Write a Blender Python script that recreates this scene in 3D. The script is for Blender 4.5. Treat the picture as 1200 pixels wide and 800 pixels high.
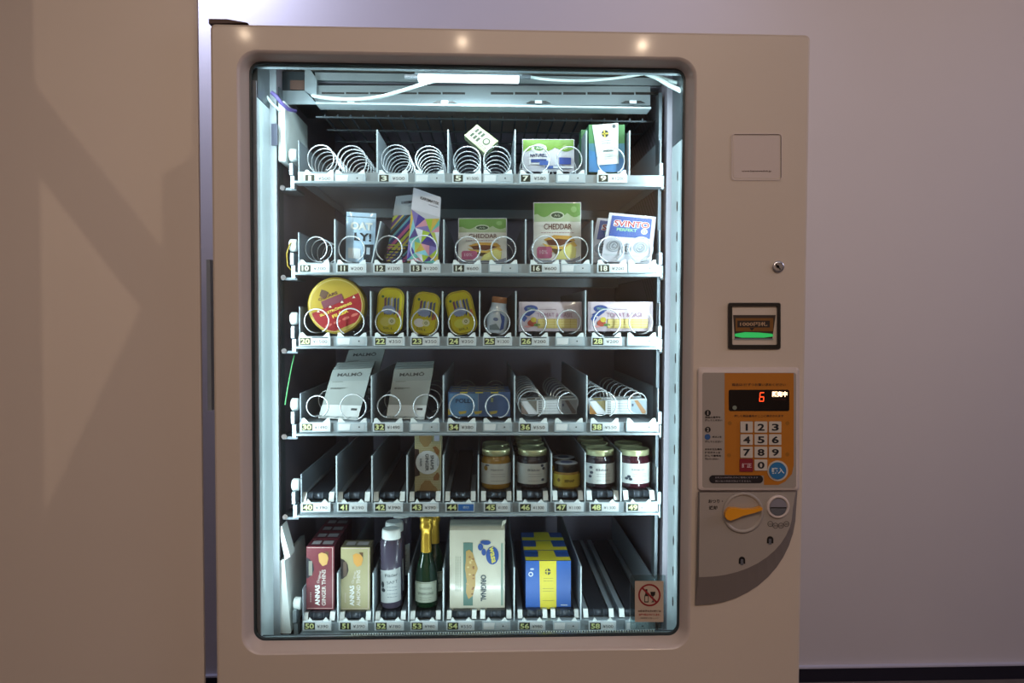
import bpy, math, random
from mathutils import Vector, Matrix
from mathutils.geometry import tessellate_polygon

for o in list(bpy.data.objects):
    bpy.data.objects.remove(o)
SC = bpy.context.scene
COL = SC.collection
random.seed(7)
PI = math.pi

# ------------------------------------------------------------------ camera
F = 850.0
CAM = Vector((0.46457, -1.25416, 1.33742))
YAW, PITCH, ROLL = 0.03765, -0.03374, 0.00363
fwd = Vector((math.sin(YAW)*math.cos(PITCH), math.cos(YAW)*math.cos(PITCH), math.sin(PITCH)))
rt0 = Vector((math.cos(YAW), -math.sin(YAW), 0))
up0 = rt0.cross(fwd)
RT = math.cos(ROLL)*rt0 + math.sin(ROLL)*up0
UP = -math.sin(ROLL)*rt0 + math.cos(ROLL)*up0
cam = bpy.data.cameras.new('camera')
cam.sensor_width = 36.0
cam.lens = F/1200*36
cam.clip_start = 0.05
camo = bpy.data.objects.new('camera', cam)
COL.objects.link(camo)
camo.matrix_world = Matrix(((RT.x, UP.x, -fwd.x, CAM.x), (RT.y, UP.y, -fwd.y, CAM.y), (RT.z, UP.z, -fwd.z, CAM.z), (0, 0, 0, 1)))
SC.camera = camo
SC.view_settings.view_transform = 'Standard'
SC.view_settings.look = 'None'
SC.view_settings.gamma = 1
SC.view_settings.use_curve_mapping = False
SC.view_settings.exposure = 0.05

def P(px, py, Y):
    """world point at depth Y (parallel to the machine's front) seen at pixel px, py"""
    d = fwd + RT*((px-600)/F) - UP*((py-400)/F)
    t = (Y-CAM.y)/d.y
    return CAM + d*t
def KX(Y):                       # metres per pixel at depth Y
    return (Y-CAM.y)/F

# ------------------------------------------------------------------ world, room lights and added fill
world = bpy.data.worlds.new('world')
SC.world = world
world.use_nodes = True
world.node_tree.nodes['Background'].inputs[0].default_value = (0.55, 0.58, 0.75, 1)
world.node_tree.nodes['Background'].inputs[1].default_value = 0.05

def area(name, loc, target, sx, sy, power, color, spread=180):
    l = bpy.data.lights.new(name, 'AREA')
    l.shape = 'RECTANGLE'; l.size = sx; l.size_y = sy
    l.energy = power; l.color = color; l.spread = math.radians(spread)
    o = bpy.data.objects.new(name, l); COL.objects.link(o)
    o.location = loc
    o.rotation_euler = (Vector(target)-Vector(loc)).to_track_quat('-Z', 'Y').to_euler()
    return o
def spot(name, loc, target, power, color, angle=80, blend=0.6, size=0.03):
    l = bpy.data.lights.new(name, 'SPOT')
    l.energy = power; l.color = color; l.spot_size = math.radians(angle); l.spot_blend = blend; l.shadow_soft_size = size
    o = bpy.data.objects.new(name, l); COL.objects.link(o)
    o.location = loc
    o.rotation_euler = (Vector(target)-Vector(loc)).to_track_quat('-Z', 'Y').to_euler()
    return o
WARM = (1.0, 0.76, 0.54)
COOL = (0.62, 0.68, 1.0)
spot('ceiling_spot', (-0.70, -2.35, 2.70), (-0.50, 0.0, 1.1), 22, WARM, 70, 0.9, 0.015)
spot('ceiling_spot', (0.35, -2.40, 2.70), (0.35, 0, 1.0), 26, WARM, 70, 0.9, 0.015)
spot('ceiling_spot', (1.25, -2.40, 2.70), (0.9, 0, 1.0), 35, WARM, 70, 0.9, 0.015)
spot('ceiling_spot', (1.9, -0.5, 2.68), (1.9, 1.3, 2.1), 36, WARM, 100, 0.9, 0.04)
spot('ceiling_spot', (1.4, -3.2, 2.68), (1.6, -4.2, 1.5), 95, WARM, 100, 0.9, 0.03)  # added spot: brightens the unseen front wall so the pane reflects it
spot('ceiling_spot', (-0.8, -3.2, 2.68), (-0.8, -4.2, 1.2), 70, (1.0, 0.9, 0.85), 110, 0.9, 0.03)  # second added spot on that wall, lifting the dark cabinet by reflection
area('cool_ceiling_light', (0.3, 0.95, 2.70), (0.3, 1.05, 0), 2.2, 0.3, 4.5, (0.74, 0.74, 1.0))
area('cool_gap_light', (-0.56, 1.12, 2.72), (-0.56, 1.34, 1.9), 0.3, 0.1, 9, (0.66, 0.72, 1.0))
area('cool_fill_light', (0.8, -1.7, 2.72), (0.8, -1.1, 0), 3.2, 1.0, 11, (0.86, 0.84, 1.0))  # added overhead fill standing in for room ambience, no known lamp
area('cool_side_light', (3.7, -0.9, 2.5), (1.2, 0.6, 0.8), 0.8, 0.8, 15, (0.80, 0.78, 1.0))

# ------------------------------------------------------------------ materials
def lin(c):
    c = c/255.0
    return c/12.92 if c <= 0.04045 else ((c+0.055)/1.055)**2.4
MATS = {}
def mk(key, rgb, rough=0.5, metal=0.0, noise=0.06, scale=30, bump=0.0, coat=0.0, emit=None, spec=0.5, stretch=None):
    m = bpy.data.materials.new(key.strip('#') if not key.startswith('#') else 'print_'+key[1:])
    m.use_nodes = True
    nt = m.node_tree; b = nt.nodes['Principled BSDF']
    r, g, bl = [lin(x) for x in rgb]
    tc = nt.nodes.new('ShaderNodeTexCoord')
    nz = nt.nodes.new('ShaderNodeTexNoise'); nz.inputs['Scale'].default_value = scale; nz.inputs['Detail'].default_value = 3
    if stretch:
        mp = nt.nodes.new('ShaderNodeMapping'); mp.inputs['Scale'].default_value = stretch
        nt.links.new(tc.outputs['Object'], mp.inputs[0]); nt.links.new(mp.outputs[0], nz.inputs['Vector'])
    else:
        nt.links.new(tc.outputs['Object'], nz.inputs['Vector'])
    mx = nt.nodes.new('ShaderNodeMix'); mx.data_type = 'RGBA'
    mx.inputs[6].default_value = (r*(1-noise), g*(1-noise), bl*(1-noise), 1)
    mx.inputs[7].default_value = (min(1, r*(1+noise)), min(1, g*(1+noise)), min(1, bl*(1+noise)), 1)
    nt.links.new(nz.outputs[0], mx.inputs[0]); nt.links.new(mx.outputs[2], b.inputs['Base Color'])
    b.inputs['Roughness'].default_value = rough; b.inputs['Metallic'].default_value = metal
    b.inputs['Specular IOR Level'].default_value = spec
    if coat: b.inputs['Coat Weight'].default_value = coat; b.inputs['Coat Roughness'].default_value = 0.08
    if bump:
        bp = nt.nodes.new('ShaderNodeBump'); bp.inputs['Strength'].default_value = bump; bp.inputs['Distance'].default_value = 0.002
        nt.links.new(nz.outputs[0], bp.inputs['Height']); nt.links.new(bp.outputs[0], b.inputs['Normal'])
    if emit:
        b.inputs['Emission Color'].default_value = (lin(emit[0]), lin(emit[1]), lin(emit[2]), 1)
        b.inputs['Emission Strength'].default_value = emit[3]
    MATS[key] = m
    return m
def M(key):
    if key in MATS: return MATS[key]
    if key.startswith('#'):
        h = key[1:7]
        c = [int(h[i:i+2], 16) for i in (0, 2, 4)]
        g = sum(c)/3
        return mk(key, tuple((g+(x-g)*0.88)*0.94 for x in c), 0.45, 0, 0.05, 60)
    raise KeyError(key)
mk('wall_paint_warm', (205, 190, 178), 0.55, 0, 0.02, 3, 0.02)
mk('wall_paint', (200, 194, 198), 0.6, 0, 0.02, 3, 0.02)
mk('dark_skirting', (26, 24, 38), 0.35, 0, 0.1, 12)
mk('skirting_bead', (190, 188, 205), 0.4)
mk('floor_stone', (120, 108, 104), 0.3, 0, 0.2, 8)
mk('ceiling_paint', (190, 180, 172), 0.8)
mk('machine_paint', (205, 190, 176), 0.42, 0, 0.02, 6, 0.015, 0.04)
mk('machine_trim', (205, 190, 184), 0.35, 0, 0.02, 6, 0, 0.2)
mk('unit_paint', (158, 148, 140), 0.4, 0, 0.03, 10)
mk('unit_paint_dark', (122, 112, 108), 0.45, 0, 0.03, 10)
mk('gasket', (40, 52, 58), 0.5)
mk('liner_white', (186, 200, 204), 0.45, 0, 0.02, 5)
mk('frame_grey', (140, 148, 154), 0.45, 0.1, 0.04, 8)
mk('frame_dark', (128, 124, 134), 0.5, 0.0, 0.05, 8)
mk('cabinet_inner', (122, 114, 124), 0.5, 0.0, 0.12, 4)
mk('cabinet_back', (150, 146, 166), 0.5, 0.0, 0.12, 3)
mk('zinc', (150, 162, 168), 0.35, 0.45, 0.12, 18, 0.02)
mk('zinc_dark', (92, 100, 106), 0.42, 0.6, 0.14, 12)
mk('tray_sheet', (150, 160, 168), 0.42, 0.35, 0.1, 10)
mk('wire_chrome', (225, 232, 236), 0.25, 0.4, 0.03, 20)
mk('white_plastic', (226, 234, 232), 0.4, 0, 0.02, 20)
mk('tag_white', (208, 218, 222), 0.45, 0, 0.03, 90)
mk('tag_grey', (176, 190, 196), 0.45, 0, 0.05, 90)
mk('belt_black', (38, 40, 46), 0.38, 0, 0.2, 60, 0.05)
mk('roller', (66, 72, 80), 0.3, 0.4, 0.15, 40)
mk('lamp_glow', (255, 255, 255), 0.5, 0, 0, 10, emit=(235, 250, 255, 6))
mk('red_glow', (120, 10, 5), 0.5, 0, 0, 10, emit=(255, 70, 30, 2.4))
mk('white_glow', (255, 220, 190), 0.5, 0, 0, 10, emit=(255, 214, 170, 2.6))
mk('green_glow', (20, 150, 70), 0.5, 0, 0, 10, emit=(60, 215, 110, 0.45))
mk('display_black', (14, 6, 6), 0.12, 0, 0, 10)
mk('black_plastic', (26, 22, 20), 0.35, 0, 0.1, 30)
mk('chrome_lock', (190, 190, 196), 0.25, 0.9)
mk('cable_white', (205, 222, 220), 0.45, 0, 0.03, 20)
mk('cable_purple', (84, 72, 130), 0.5)
mk('cable_green', (90, 170, 110), 0.5)
mk('ambient_brown', (104, 76, 66), 0.6, 0.1, 0.15, 6)
mk('hinge_brown', (70, 44, 36), 0.5)
mk('gold_foil', (222, 180, 70), 0.32, 0.75, 0.15, 60, 0.3)
mk('gold_lid', (212, 216, 168), 0.3, 0.55, 0.05, 30)
mk('jam_dark', (34, 24, 34), 0.12, 0, 0.2, 30, 0, 0.6)
mk('jam_plum', (58, 22, 34), 0.12, 0, 0.2, 30, 0, 0.6)
mk('jam_amber', (156, 120, 46), 0.12, 0, 0.35, 40, 0, 0.6)
mk('bottle_green', (18, 44, 26), 0.08, 0, 0.1, 10, 0, 0.8)
mk('syrup_dark', (74, 68, 84), 0.2, 0, 0.1, 10, 0, 0.4)
mk('syrup_brown', (64, 44, 44), 0.2, 0, 0.1, 10, 0, 0.4)
mk('tin_yellow', (206, 196, 40), 0.28, 0.2, 0.05, 30, 0, 0.4)
mk('tin_gold', (172, 146, 48), 0.35, 0.25, 0.08, 30, 0, 0.4)
mk('tin_red', (152, 38, 44), 0.3, 0.1, 0.15, 30, 0, 0.4)
mk('film_cream', (200, 198, 180), 0.3, 0, 0.08, 40, 0.25, 0.3)
mk('film_white', (204, 204, 212), 0.3, 0, 0.04, 40, 0.2, 0.3)
mk('film_pink', (206, 192, 200), 0.3, 0, 0.05, 40, 0.2, 0.3)
mk('film_blue', (176, 206, 228), 0.28, 0, 0.08, 40, 0.3, 0.4)
mk('amber_knob', (224, 148, 30), 0.3, 0, 0.05, 20, 0, 0.3)
mk('steel_cap', (150, 156, 168), 0.25, 0.8)
mk('porcelain', (206, 220, 232), 0.2, 0, 0.03, 20, 0, 0.5)

def glass_mat():
    m = bpy.data.materials.new('window_glass'); m.use_nodes = True
    nt = m.node_tree; nt.nodes.clear()
    out = nt.nodes.new('ShaderNodeOutputMaterial')
    tr = nt.nodes.new('ShaderNodeBsdfTransparent'); tr.inputs[0].default_value = (0.93, 0.97, 0.97, 1)
    gl = nt.nodes.new('ShaderNodeBsdfGlossy'); gl.inputs['Roughness'].default_value = 0.02
    fr = nt.nodes.new('ShaderNodeFresnel'); fr.inputs[0].default_value = 1.45
    nz = nt.nodes.new('ShaderNodeTexNoise'); nz.inputs['Scale'].default_value = 4
    mt = nt.nodes.new('ShaderNodeMath'); mt.operation = 'MULTIPLY'; mt.inputs[1].default_value = 0.9
    nt.links.new(fr.outputs[0], mt.inputs[0])
    mx = nt.nodes.new('ShaderNodeMixShader')
    nt.links.new(mt.outputs[0], mx.inputs[0]); nt.links.new(tr.outputs[0], mx.inputs[1]); nt.links.new(gl.outputs[0], mx.inputs[2])
    nt.links.new(mx.outputs[0], out.inputs[0])
    MATS['glass'] = m
    m2 = m.copy(); m2.name = 'clear_plastic'
    m2.node_tree.nodes[1 if m2.node_tree.nodes[1].type == 'BSDF_TRANSPARENT' else 0]
    for n in m2.node_tree.nodes:
        if n.type == 'BSDF_TRANSPARENT': n.inputs[0].default_value = (0.72, 0.82, 0.82, 1)
        if n.type == 'BSDF_GLOSSY': n.inputs['Roughness'].default_value = 0.25
        if n.type == 'MATH': n.inputs[1].default_value = 3.5
    MATS['clear_plastic'] = m2
glass_mat()

# ------------------------------------------------------------------ mesh builder
_tc = {}
def text2d(s, bold=0.0):
    k = (s, bold)
    if k in _tc: return _tc[k]
    cu = bpy.data.curves.new('t', 'FONT'); cu.body = s; cu.resolution_u = 3; cu.offset = bold
    ob = bpy.data.objects.new('t', cu); COL.objects.link(ob)
    bpy.context.view_layer.update()
    dg = bpy.context.evaluated_depsgraph_get()
    me = ob.evaluated_get(dg).to_mesh()
    vs = [(v.co.x, v.co.y) for v in me.vertices]
    fs = [tuple(p.vertices) for p in me.polygons]
    ob.evaluated_get(dg).to_mesh_clear()
    bpy.data.objects.remove(ob)
    if vs:
        x0 = min(v[0] for v in vs); x1 = max(v[0] for v in vs); y0 = min(v[1] for v in vs); y1 = max(v[1] for v in vs)
        vs = [(v[0]-x0, v[1]-y0) for v in vs]
    else: x0 = x1 = y0 = y1 = 0
    _tc[k] = (vs, fs, x1-x0, y1-y0)
    return _tc[k]

class Frame:
    """flat or bulged surface patch: u to the right, v down, d outwards; w x h in pixels"""
    curved = False
    def __init__(s, tl, tr, br, bl, w, h, bulge=0.0):
        s.c = [Vector(q) for q in (tl, tr, br, bl)]; s.w = w; s.h = h; s.bulge = bulge
        n = (s.c[1]-s.c[0]).cross(s.c[3]-s.c[0]); n.normalize()
        if n.y > 0: n = -n
        s.n = n; s.curved = bulge > 0
    def pt(s, u, v, d=0.0):
        a, b = u/s.w, v/s.h
        q = (s.c[0]*(1-a)+s.c[1]*a)*(1-b)+(s.c[3]*(1-a)+s.c[2]*a)*b
        if s.bulge:
            a2 = max(-1, min(1, 2*a-1)); b2 = max(-1, min(1, 2*b-1))
            d += s.bulge*(1-a2**4)*(1-b2**4)
        return q+s.n*d
class Drum:
    """front of an upright cylinder, u along the arc in pixels from its left edge of sight"""
    curved = True
    def __init__(s, c, R, w, h, ztop, zbot):
        s.ax = c; s.R = R; s.w = w; s.h = h; s.zt = ztop; s.zb = zbot; s.k = 2*R/w
    def pt(s, u, v, d=0.0):
        a = (u-s.w/2)*s.k/s.R
        z = s.zt+(s.zb-s.zt)*v/s.h
        return Vector((s.ax.x+math.sin(a)*(s.R+d), s.ax.y-math.cos(a)*(s.R+d), z))
def PF(x0, y0, x1, y1, Y, bulge=0.0, rot=0.0):
    """frame from a pixel box at depth Y, turned by rot degrees clockwise"""
    w, h = x1-x0, y1-y0; cx, cy = (x0+x1)/2, (y0+y1)/2
    a = math.radians(rot); c, s_ = math.cos(a), math.sin(a)
    q = []
    for u, v in ((-w/2, -h/2), (w/2, -h/2), (w/2, h/2), (-w/2, h/2)):
        q.append(P(cx+u*c-v*s_, cy+u*s_+v*c, Y))
    return Frame(*q, w, h, bulge)

def rr(x0, y0, x1, y1, r, n=6):
    o = []
    for cx, cy, a0 in ((x1-r, y0+r, -90), (x1-r, y1-r, 0), (x0+r, y1-r, 90), (x0+r, y0+r, 180)):
        for i in range(n+1):
            a = math.radians(a0+90*i/n)
            o.append((cx+r*math.cos(a), cy+r*math.sin(a)))
    return o
def ell(cx, cy, rx, ry, n=24, a0=0, a1=360):
    full = abs(a1-a0) >= 360
    m = n if full else n+1
    return [(cx+rx*math.cos(math.radians(a0+(a1-a0)*i/n)), cy+ry*math.sin(math.radians(a0+(a1-a0)*i/n))) for i in range(m)]

class MB:
    def __init__(s): s.v = []; s.f = []; s.m = []; s.sm = []
    def add(s, vs, fs, mat, smooth=False):
        b = len(s.v); s.v += [Vector(q) for q in vs]
        for q in fs: s.f.append([i+b for i in q]); s.m.append(mat); s.sm.append(smooth)
        return s
    def box(s, x0, x1, y0, y1, z0, z1, mat, smooth=False):
        vs = [(x, y, z) for x in (x0, x1) for y in (y0, y1) for z in (z0, z1)]
        return s.add(vs, [(0, 1, 3, 2), (4, 6, 7, 5), (0, 4, 5, 1), (2, 3, 7, 6), (0, 2, 6, 4), (1, 5, 7, 3)], mat, smooth)
    def boxpx(s, px0, py0, px1, py1, Y0, Y1, mat):
        mx, my = (px0+px1)/2, (py0+py1)/2
        return s.box(P(px0, my, Y0).x, P(px1, my, Y0).x, Y0, Y1, P(mx, py1, Y0).z, P(mx, py0, Y0).z, mat)
    def prism(s, pts, dvec, mat, side=None, smooth=False, back=True):
        """pts: world points of the front polygon, extruded by dvec"""
        n = len(pts); d = Vector(dvec)
        s.add(pts, [list(range(n))], mat, smooth)
        b = [Vector(q)+d for q in pts]
        if back: s.add(b, [list(range(n))[::-1]], side or mat)
        s.add(list(pts)+b, [(i, (i+1) % n, n+(i+1) % n, n+i) for i in range(n)], side or mat, smooth)
        return s
    def prismpx(s, pts, Y0, Y1, mat, side=None):
        return s.prism([P(x, y, Y0) for x, y in pts], (0, Y1-Y0, 0), mat, side)
    def rings(s, loops, mat, closed=True, smooth=True, mats=None):
        n = len(loops[0]); b = len(s.v)
        for L in loops: s.v += [Vector(q) for q in L]
        for k in range(len(loops)-1):
            for i in range(n if closed else n-1):
                j = (i+1) % n
                s.f.append([b+k*n+i, b+k*n+j, b+(k+1)*n+j, b+(k+1)*n+i]); s.m.append(mats[k] if mats else mat); s.sm.append(smooth)
        return s
    def lathe(s, c, prof, mat, n=28, axis='z', mats=None, cap=True):
        """prof: (radius, height) from c along axis"""
        L = []
        for r, h in prof:
            q = []
            for i in range(n):
                a = 2*PI*i/n; x, y = r*math.cos(a), r*math.sin(a)
                q.append(Vector(c)+(Vector((x, y, h)) if axis == 'z' else Vector((x, h, y)) if axis == 'y' else Vector((h, x, y))))
            L.append(q)
        s.rings(L, mat, mats=mats)
        if cap:
            s.add(L[0], [list(range(n))[::-1]], mats[0] if mats else mat); s.add(L[-1], [list(range(n))], mats[-1] if mats else mat)
        return s
    def tube(s, path, r, mat, n=8, closed=False):
        L = []; N = len(path); path = [Vector(q) for q in path]
        prev = None
        for i, q in enumerate(path):
            t = (path[min(i+1, N-1)]-path[max(i-1, 0)]).normalized()
            a = prev if prev is not None else (Vector((0, 0, 1)) if abs(t.z) < 0.9 else Vector((1, 0, 0)))
            a = (a-t*a.dot(t)).normalized(); prev = a; b = t.cross(a)
            rr_ = r[i] if isinstance(r, (list, tuple)) else r
            L.append([q+(a*math.cos(2*PI*k/n)+b*math.sin(2*PI*k/n))*rr_ for k in range(n)])
        s.rings(L, mat)
        s.add(L[0], [list(range(n))], mat); s.add(L[-1], [list(range(n))], mat)
        return s
    # drawing on frames
    def tri(s, fr, tris, mat, d, lim):
        out = []
        st = list(tris)
        while st:
            t = st.pop()
            e = [math.dist(t[i], t[(i+1) % 3]) for i in range(3)]
            m = max(e)
            if m > lim and len(out) < 4000:
                i = e.index(m); a, b, c = t[i], t[(i+1) % 3], t[(i+2) % 3]
                q = ((a[0]+b[0])/2, (a[1]+b[1])/2)
                st += [(a, q, c), (q, b, c)]
            else: out.append(t)
        vs = [fr.pt(u, v, d) for t in out for u, v in t]
        s.add(vs, [(3*i, 3*i+1, 3*i+2) for i in range(len(out))], mat)
    def fpoly(s, fr, pts, mat, d=0.0003):
        if fr.curved:
            tr = tessellate_polygon([[Vector((x, y, 0)) for x, y in pts]])
            s.tri(fr, [tuple(pts[i] for i in t) for t in tr], mat, d, 4.0)
        else: s.add([fr.pt(u, v, d) for u, v in pts], [list(range(len(pts)))], mat)
        return s
    def frect(s, fr, x0, y0, x1, y1, mat, d=0.0003):
        return s.fpoly(fr, [(x0, y0), (x1, y0), (x1, y1), (x0, y1)], mat, d)
    def fring(s, fr, cx, cy, r0, r1, mat, d=0.0003, n=28):
        a = ell(cx, cy, r0, r0, n); b = ell(cx, cy, r1, r1, n)
        return s.add([fr.pt(*q, d) for q in a]+[fr.pt(*q, d) for q in b], [(i, (i+1) % n, n+(i+1) % n, n+i) for i in range(n)], mat)
    def ftext(s, fr, t, cx, cy, h, mat, w=None, ang=0, d=0.0005, bold=0.0):
        vs, fs, tw, th = text2d(t, bold)
        if not vs: return s
        sy = h/th; sx = (w/tw) if w else sy
        c, sn = math.cos(math.radians(ang)), math.sin(math.radians(ang))
        q = []
        for x, y in vs:
            a = (x-tw/2)*sx; b = -(y-th/2)*sy
            q.append(fr.pt(cx+a*c-b*sn, cy+a*sn+b*c, d))
        return s.add(q, fs, mat)
    def slab(s, fr, t, mat, side=None, n=None):
        """body behind a frame, t metres deep"""
        if not fr.curved:
            return s.prism([fr.pt(0, 0), fr.pt(fr.w, 0), fr.pt(fr.w, fr.h), fr.pt(0, fr.h)], (0, t, 0), mat, side)
        n = n or 10
        g = [[fr.pt(fr.w*i/n, fr.h*j/n) for i in range(n+1)] for j in range(n+1)]
        s.rings(g, mat, closed=False)
        b = fr.bulge; fr.bulge = 0
        dv = -fr.n*t
        g2 = []
        for j in range(n+1):
            row = []
            for i in range(n+1):
                a2 = 2*i/n-1; b2 = 2*j/n-1
                row.append(fr.pt(fr.w*i/n, fr.h*j/n)-fr.n*(t*(1-a2**4)*(1-b2**4)+0.0006))
            g2.append(row)
        fr.bulge = b
        s.rings(g2, side or mat, closed=False)
        return s
    def build(s, name, parent=None, kind=None, label=None, bevel=0):
        me = bpy.data.meshes.new(name)
        off = WL.get(parent.name, Vector((0, 0, 0))) if parent else Vector((0, 0, 0))
        me.from_pydata([v-off for v in s.v], [], s.f)
        ks = []
        for k in s.m:
            if k not in ks: ks.append(k)
        for k in ks: me.materials.append(M(k))
        me.polygons.foreach_set('material_index', [ks.index(k) for k in s.m])
        me.polygons.foreach_set('use_smooth', s.sm)
        me.update()
        o = bpy.data.objects.new(name, me); COL.objects.link(o)
        if parent: o.parent = parent
        WL[o.name] = off
        if bevel:
            m = o.modifiers.new('bevel', 'BEVEL'); m.width = bevel; m.segments = 2; m.limit_method = 'ANGLE'
        if kind: o['kind'] = kind
        if label: o['label'] = label
        return o
WL = {}
def thing(name, label, cat, loc, group=None):
    o = bpy.data.objects.new(name, None); COL.objects.link(o); o.location = loc
    o.empty_display_size = 0.02
    o['label'] = label; o['category'] = cat
    if group: o['group'] = group
    WL[o.name] = Vector(loc)
    return o
def dup(root, off, label=None, group=None):
    def cp(o, par):
        c = o.copy(); COL.objects.link(c)
        if par: c.parent = par
        for ch in list(o.children): cp(ch, c)
        return c
    kids = list(root.children)
    c = root.copy(); COL.objects.link(c); c.location = root.location+Vector(off)
    for k in kids: cp(k, c)
    if label: c['label'] = label
    if group: c['group'] = group
    return c

# ================================================================== the room
WB = 1.34
def struct(name, mb): return mb.build(name, None, 'structure')
struct('floor', MB().box(-2.6, 4.6, -4.2, WB+.3, -0.05, 0, 'floor_stone'))
struct('ceiling', MB().box(-2.6, 4.6, -4.2, WB+.3, 2.78, 2.83, 'ceiling_paint'))
struct('wall_back', MB().box(-2.6, 4.6, WB, WB+0.05, 0, 2.78, 'wall_paint'))
struct('wall_right', MB().box(4.6, 4.65, -4.2, WB+.05, 0, 2.78, 'wall_paint'))
struct('wall_front', MB().box(-2.6, 4.6, -4.25, -4.2, 0, 2.78, 'wall_paint_warm'))
struct('wall_side', MB().box(-2.65, -2.6, -4.2, WB+.05, 0, 2.78, 'wall_paint'))
xl = P(235, 400, 0.03).x
wl = MB().box(-2.6, xl, 0.03, 0.038, 0, 2.78, 'wall_paint_warm').build('wall_left', None, 'structure', bevel=0.0015)
zb = P(1060, 781.5, WB-0.015).z
struct('baseboard_back', MB().box(-2.6, 4.6, WB-0.015, WB, 0, zb, 'dark_skirting'))
struct('trim_1', MB().box(-2.6, 4.6, WB-0.017, WB, zb, zb+0.006, 'skirting_bead'))

# two made-up projectors, added unseen behind the camera: their shutters throw the pale polygons onto the left wall
def projector(src, poly, power, label):
    src = Vector(src)
    t = thing('added_wall_projector', label, 'light helper', src)
    pts = [P(x, y, 0.03) for x, y in poly]
    cen = sum(pts, Vector())/len(pts); ax = (cen-src).normalized()
    inner = []
    for q in pts:
        dv = q-src; inner.append(src+dv*(0.45/dv.dot(ax)))
    c0 = sum(inner, Vector())/len(inner)
    mx = max((P(x, y, 0.03)-src).normalized().angle(ax) for x, y in poly)+0.05
    outer = [c0+(q-c0).normalized()*0.45*math.tan(mx+0.06) for q in inner]
    mb = MB(); mb.rings([inner, outer], 'black_plastic', smooth=False)
    back = [q-ax*0.5 for q in outer]
    mb.rings([outer, back], 'black_plastic', smooth=False); mb.add(back, [list(range(len(back)))], 'black_plastic')
    mb.build('beam_mask', t)
    return spot('added_wall_beam', src, cen, power, (1.0, 0.80, 0.60), math.degrees(2*mx), 0.05, 0.0012)
projector((-0.9, -1.9, 2.5), [(47, 208), (165, 362), (52, 600)], 16.0, 'made-up black projector under the ceiling aimed at the lower left wall')
projector((-0.2, -2.1, 2.5), [(38, -60), (40, 98), (190, 290), (190, 205), (225, 185), (228, -60)], 13, 'made-up black projector under the ceiling aimed at the upper left wall')

# ================================================================== vending machine
W, H = 1.03, 1.83
VM = thing('vending_machine', 'cream glass-fronted snack vending machine with lit shelves and keypad', 'vending machine', (W/2, 0.4, 0))
def lp(x0, z0, x1, z1, r, Y, n=8):
    return [Vector((x, Y, z)) for x, z in rr(x0, z0, x1, z1, r, n)]
ox0, ox1 = P(280, 400, 0).x, P(813, 400, 0).x
oz1, oz0 = P(550, 62.5, 0).z, P(550, 764, 0).z
GY = 0.028
ix0, ix1 = P(294.5, 400, GY).x, P(800, 400, GY).x
iz1, iz0 = P(550, 76, GY).z, P(550, 747.5, GY).z
d = MB()
r1, r2 = 0.034, 0.020
L = [lp(0, 0.07, W, H, 0.010, 0.075), lp(0, 0.07, W, H, 0.010, 0.009), lp(0.0022, 0.0722, W-.0022, H-.0022, 0.009, 0.0025), lp(0.006, 0.076, W-0.006, H-0.006, 0.008, 0.0),
     lp(ox0, oz0, ox1, oz1, r1, 0.0)]
d.rings(L, 'machine_paint', smooth=False)
d.build('door_panel', VM)
d = MB()
L = [lp(ox0, oz0, ox1, oz1, r1, 0.0), lp(ox0+.002, oz0+.002, ox1-.002, oz1-.002, r1-.001, 0.0012), lp(ox0+.005, oz0+.005, ox1-.005, oz1-.005, r1-.003, 0.006),
     lp(ix0-.003, iz0-.003, ix1+.003, iz1+.003, r2+.002, GY-.004), lp(ix0, iz0, ix1, iz1, r2, GY), lp(ix0, iz0, ix1, iz1, r2, GY+.004)]
d.rings(L, 'machine_trim')
d.build('window_surround', VM)
d = MB()
L = [lp(ix0, iz0, ix1, iz1, r2, GY+.0005), lp(ix0+.0035, iz0+.0035, ix1-.0035, iz1-.0035, r2-.002, GY+.0005), lp(ix0+.0035, iz0+.0035, ix1-.0035, iz1-.0035, r2-.002, GY+.006)]
d.rings(L, 'gasket', smooth=False)
d.build('window_gasket', VM)
MB().prism(lp(ix0, iz0, ix1, iz1, r2, GY+.003), (0, .004, 0), 'glass').build('glass_pane', VM)

# cabinet shell
LY0, LY1 = 0.040, 0.115
lx = P(303.5, 400, LY0).x
rx = P(797.5, 400, LY0).x
ilx = P(326, 400, 0.13).x
irx = P(778, 400, 0.13).x
BY = 0.66
izt = P(550, 80, 0.05).z+0.03
izb = iz0-0.03
cb = 'machine_paint'
MB().box(0.004, 0.012, 0.08, 0.80, 0.07, H-.01, cb).build('side_panel', VM)
MB().box(W-.012, W-.004, 0.08, 0.80, 0.07, H-.01, cb).build('side_panel', VM)
MB().box(0.004, W-.004, 0.08, 0.80, H-.012, H-.003, cb).build('top_panel', VM)
MB().box(0.004, W-.004, 0.79, 0.80, 0.07, H-.012, cb).build('rear_panel', VM)
MB().box(0.03, W-.03, 0.06, 0.76, 0.0, 0.07, 'black_plastic').build('plinth', VM)
MB().prismpx([(244.5, 22), (266, 22.3), (290, 26.6), (244.5, 27.5)], .006, .12, 'hinge_brown').build('hinge_cap', VM)
# hinge strip on the left flank
mb = MB(); mb.boxpx(242.5, 304, 247, 481, 0.055, 0.075, 'frame_grey'); mb.build('hinge_strip', VM)
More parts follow.
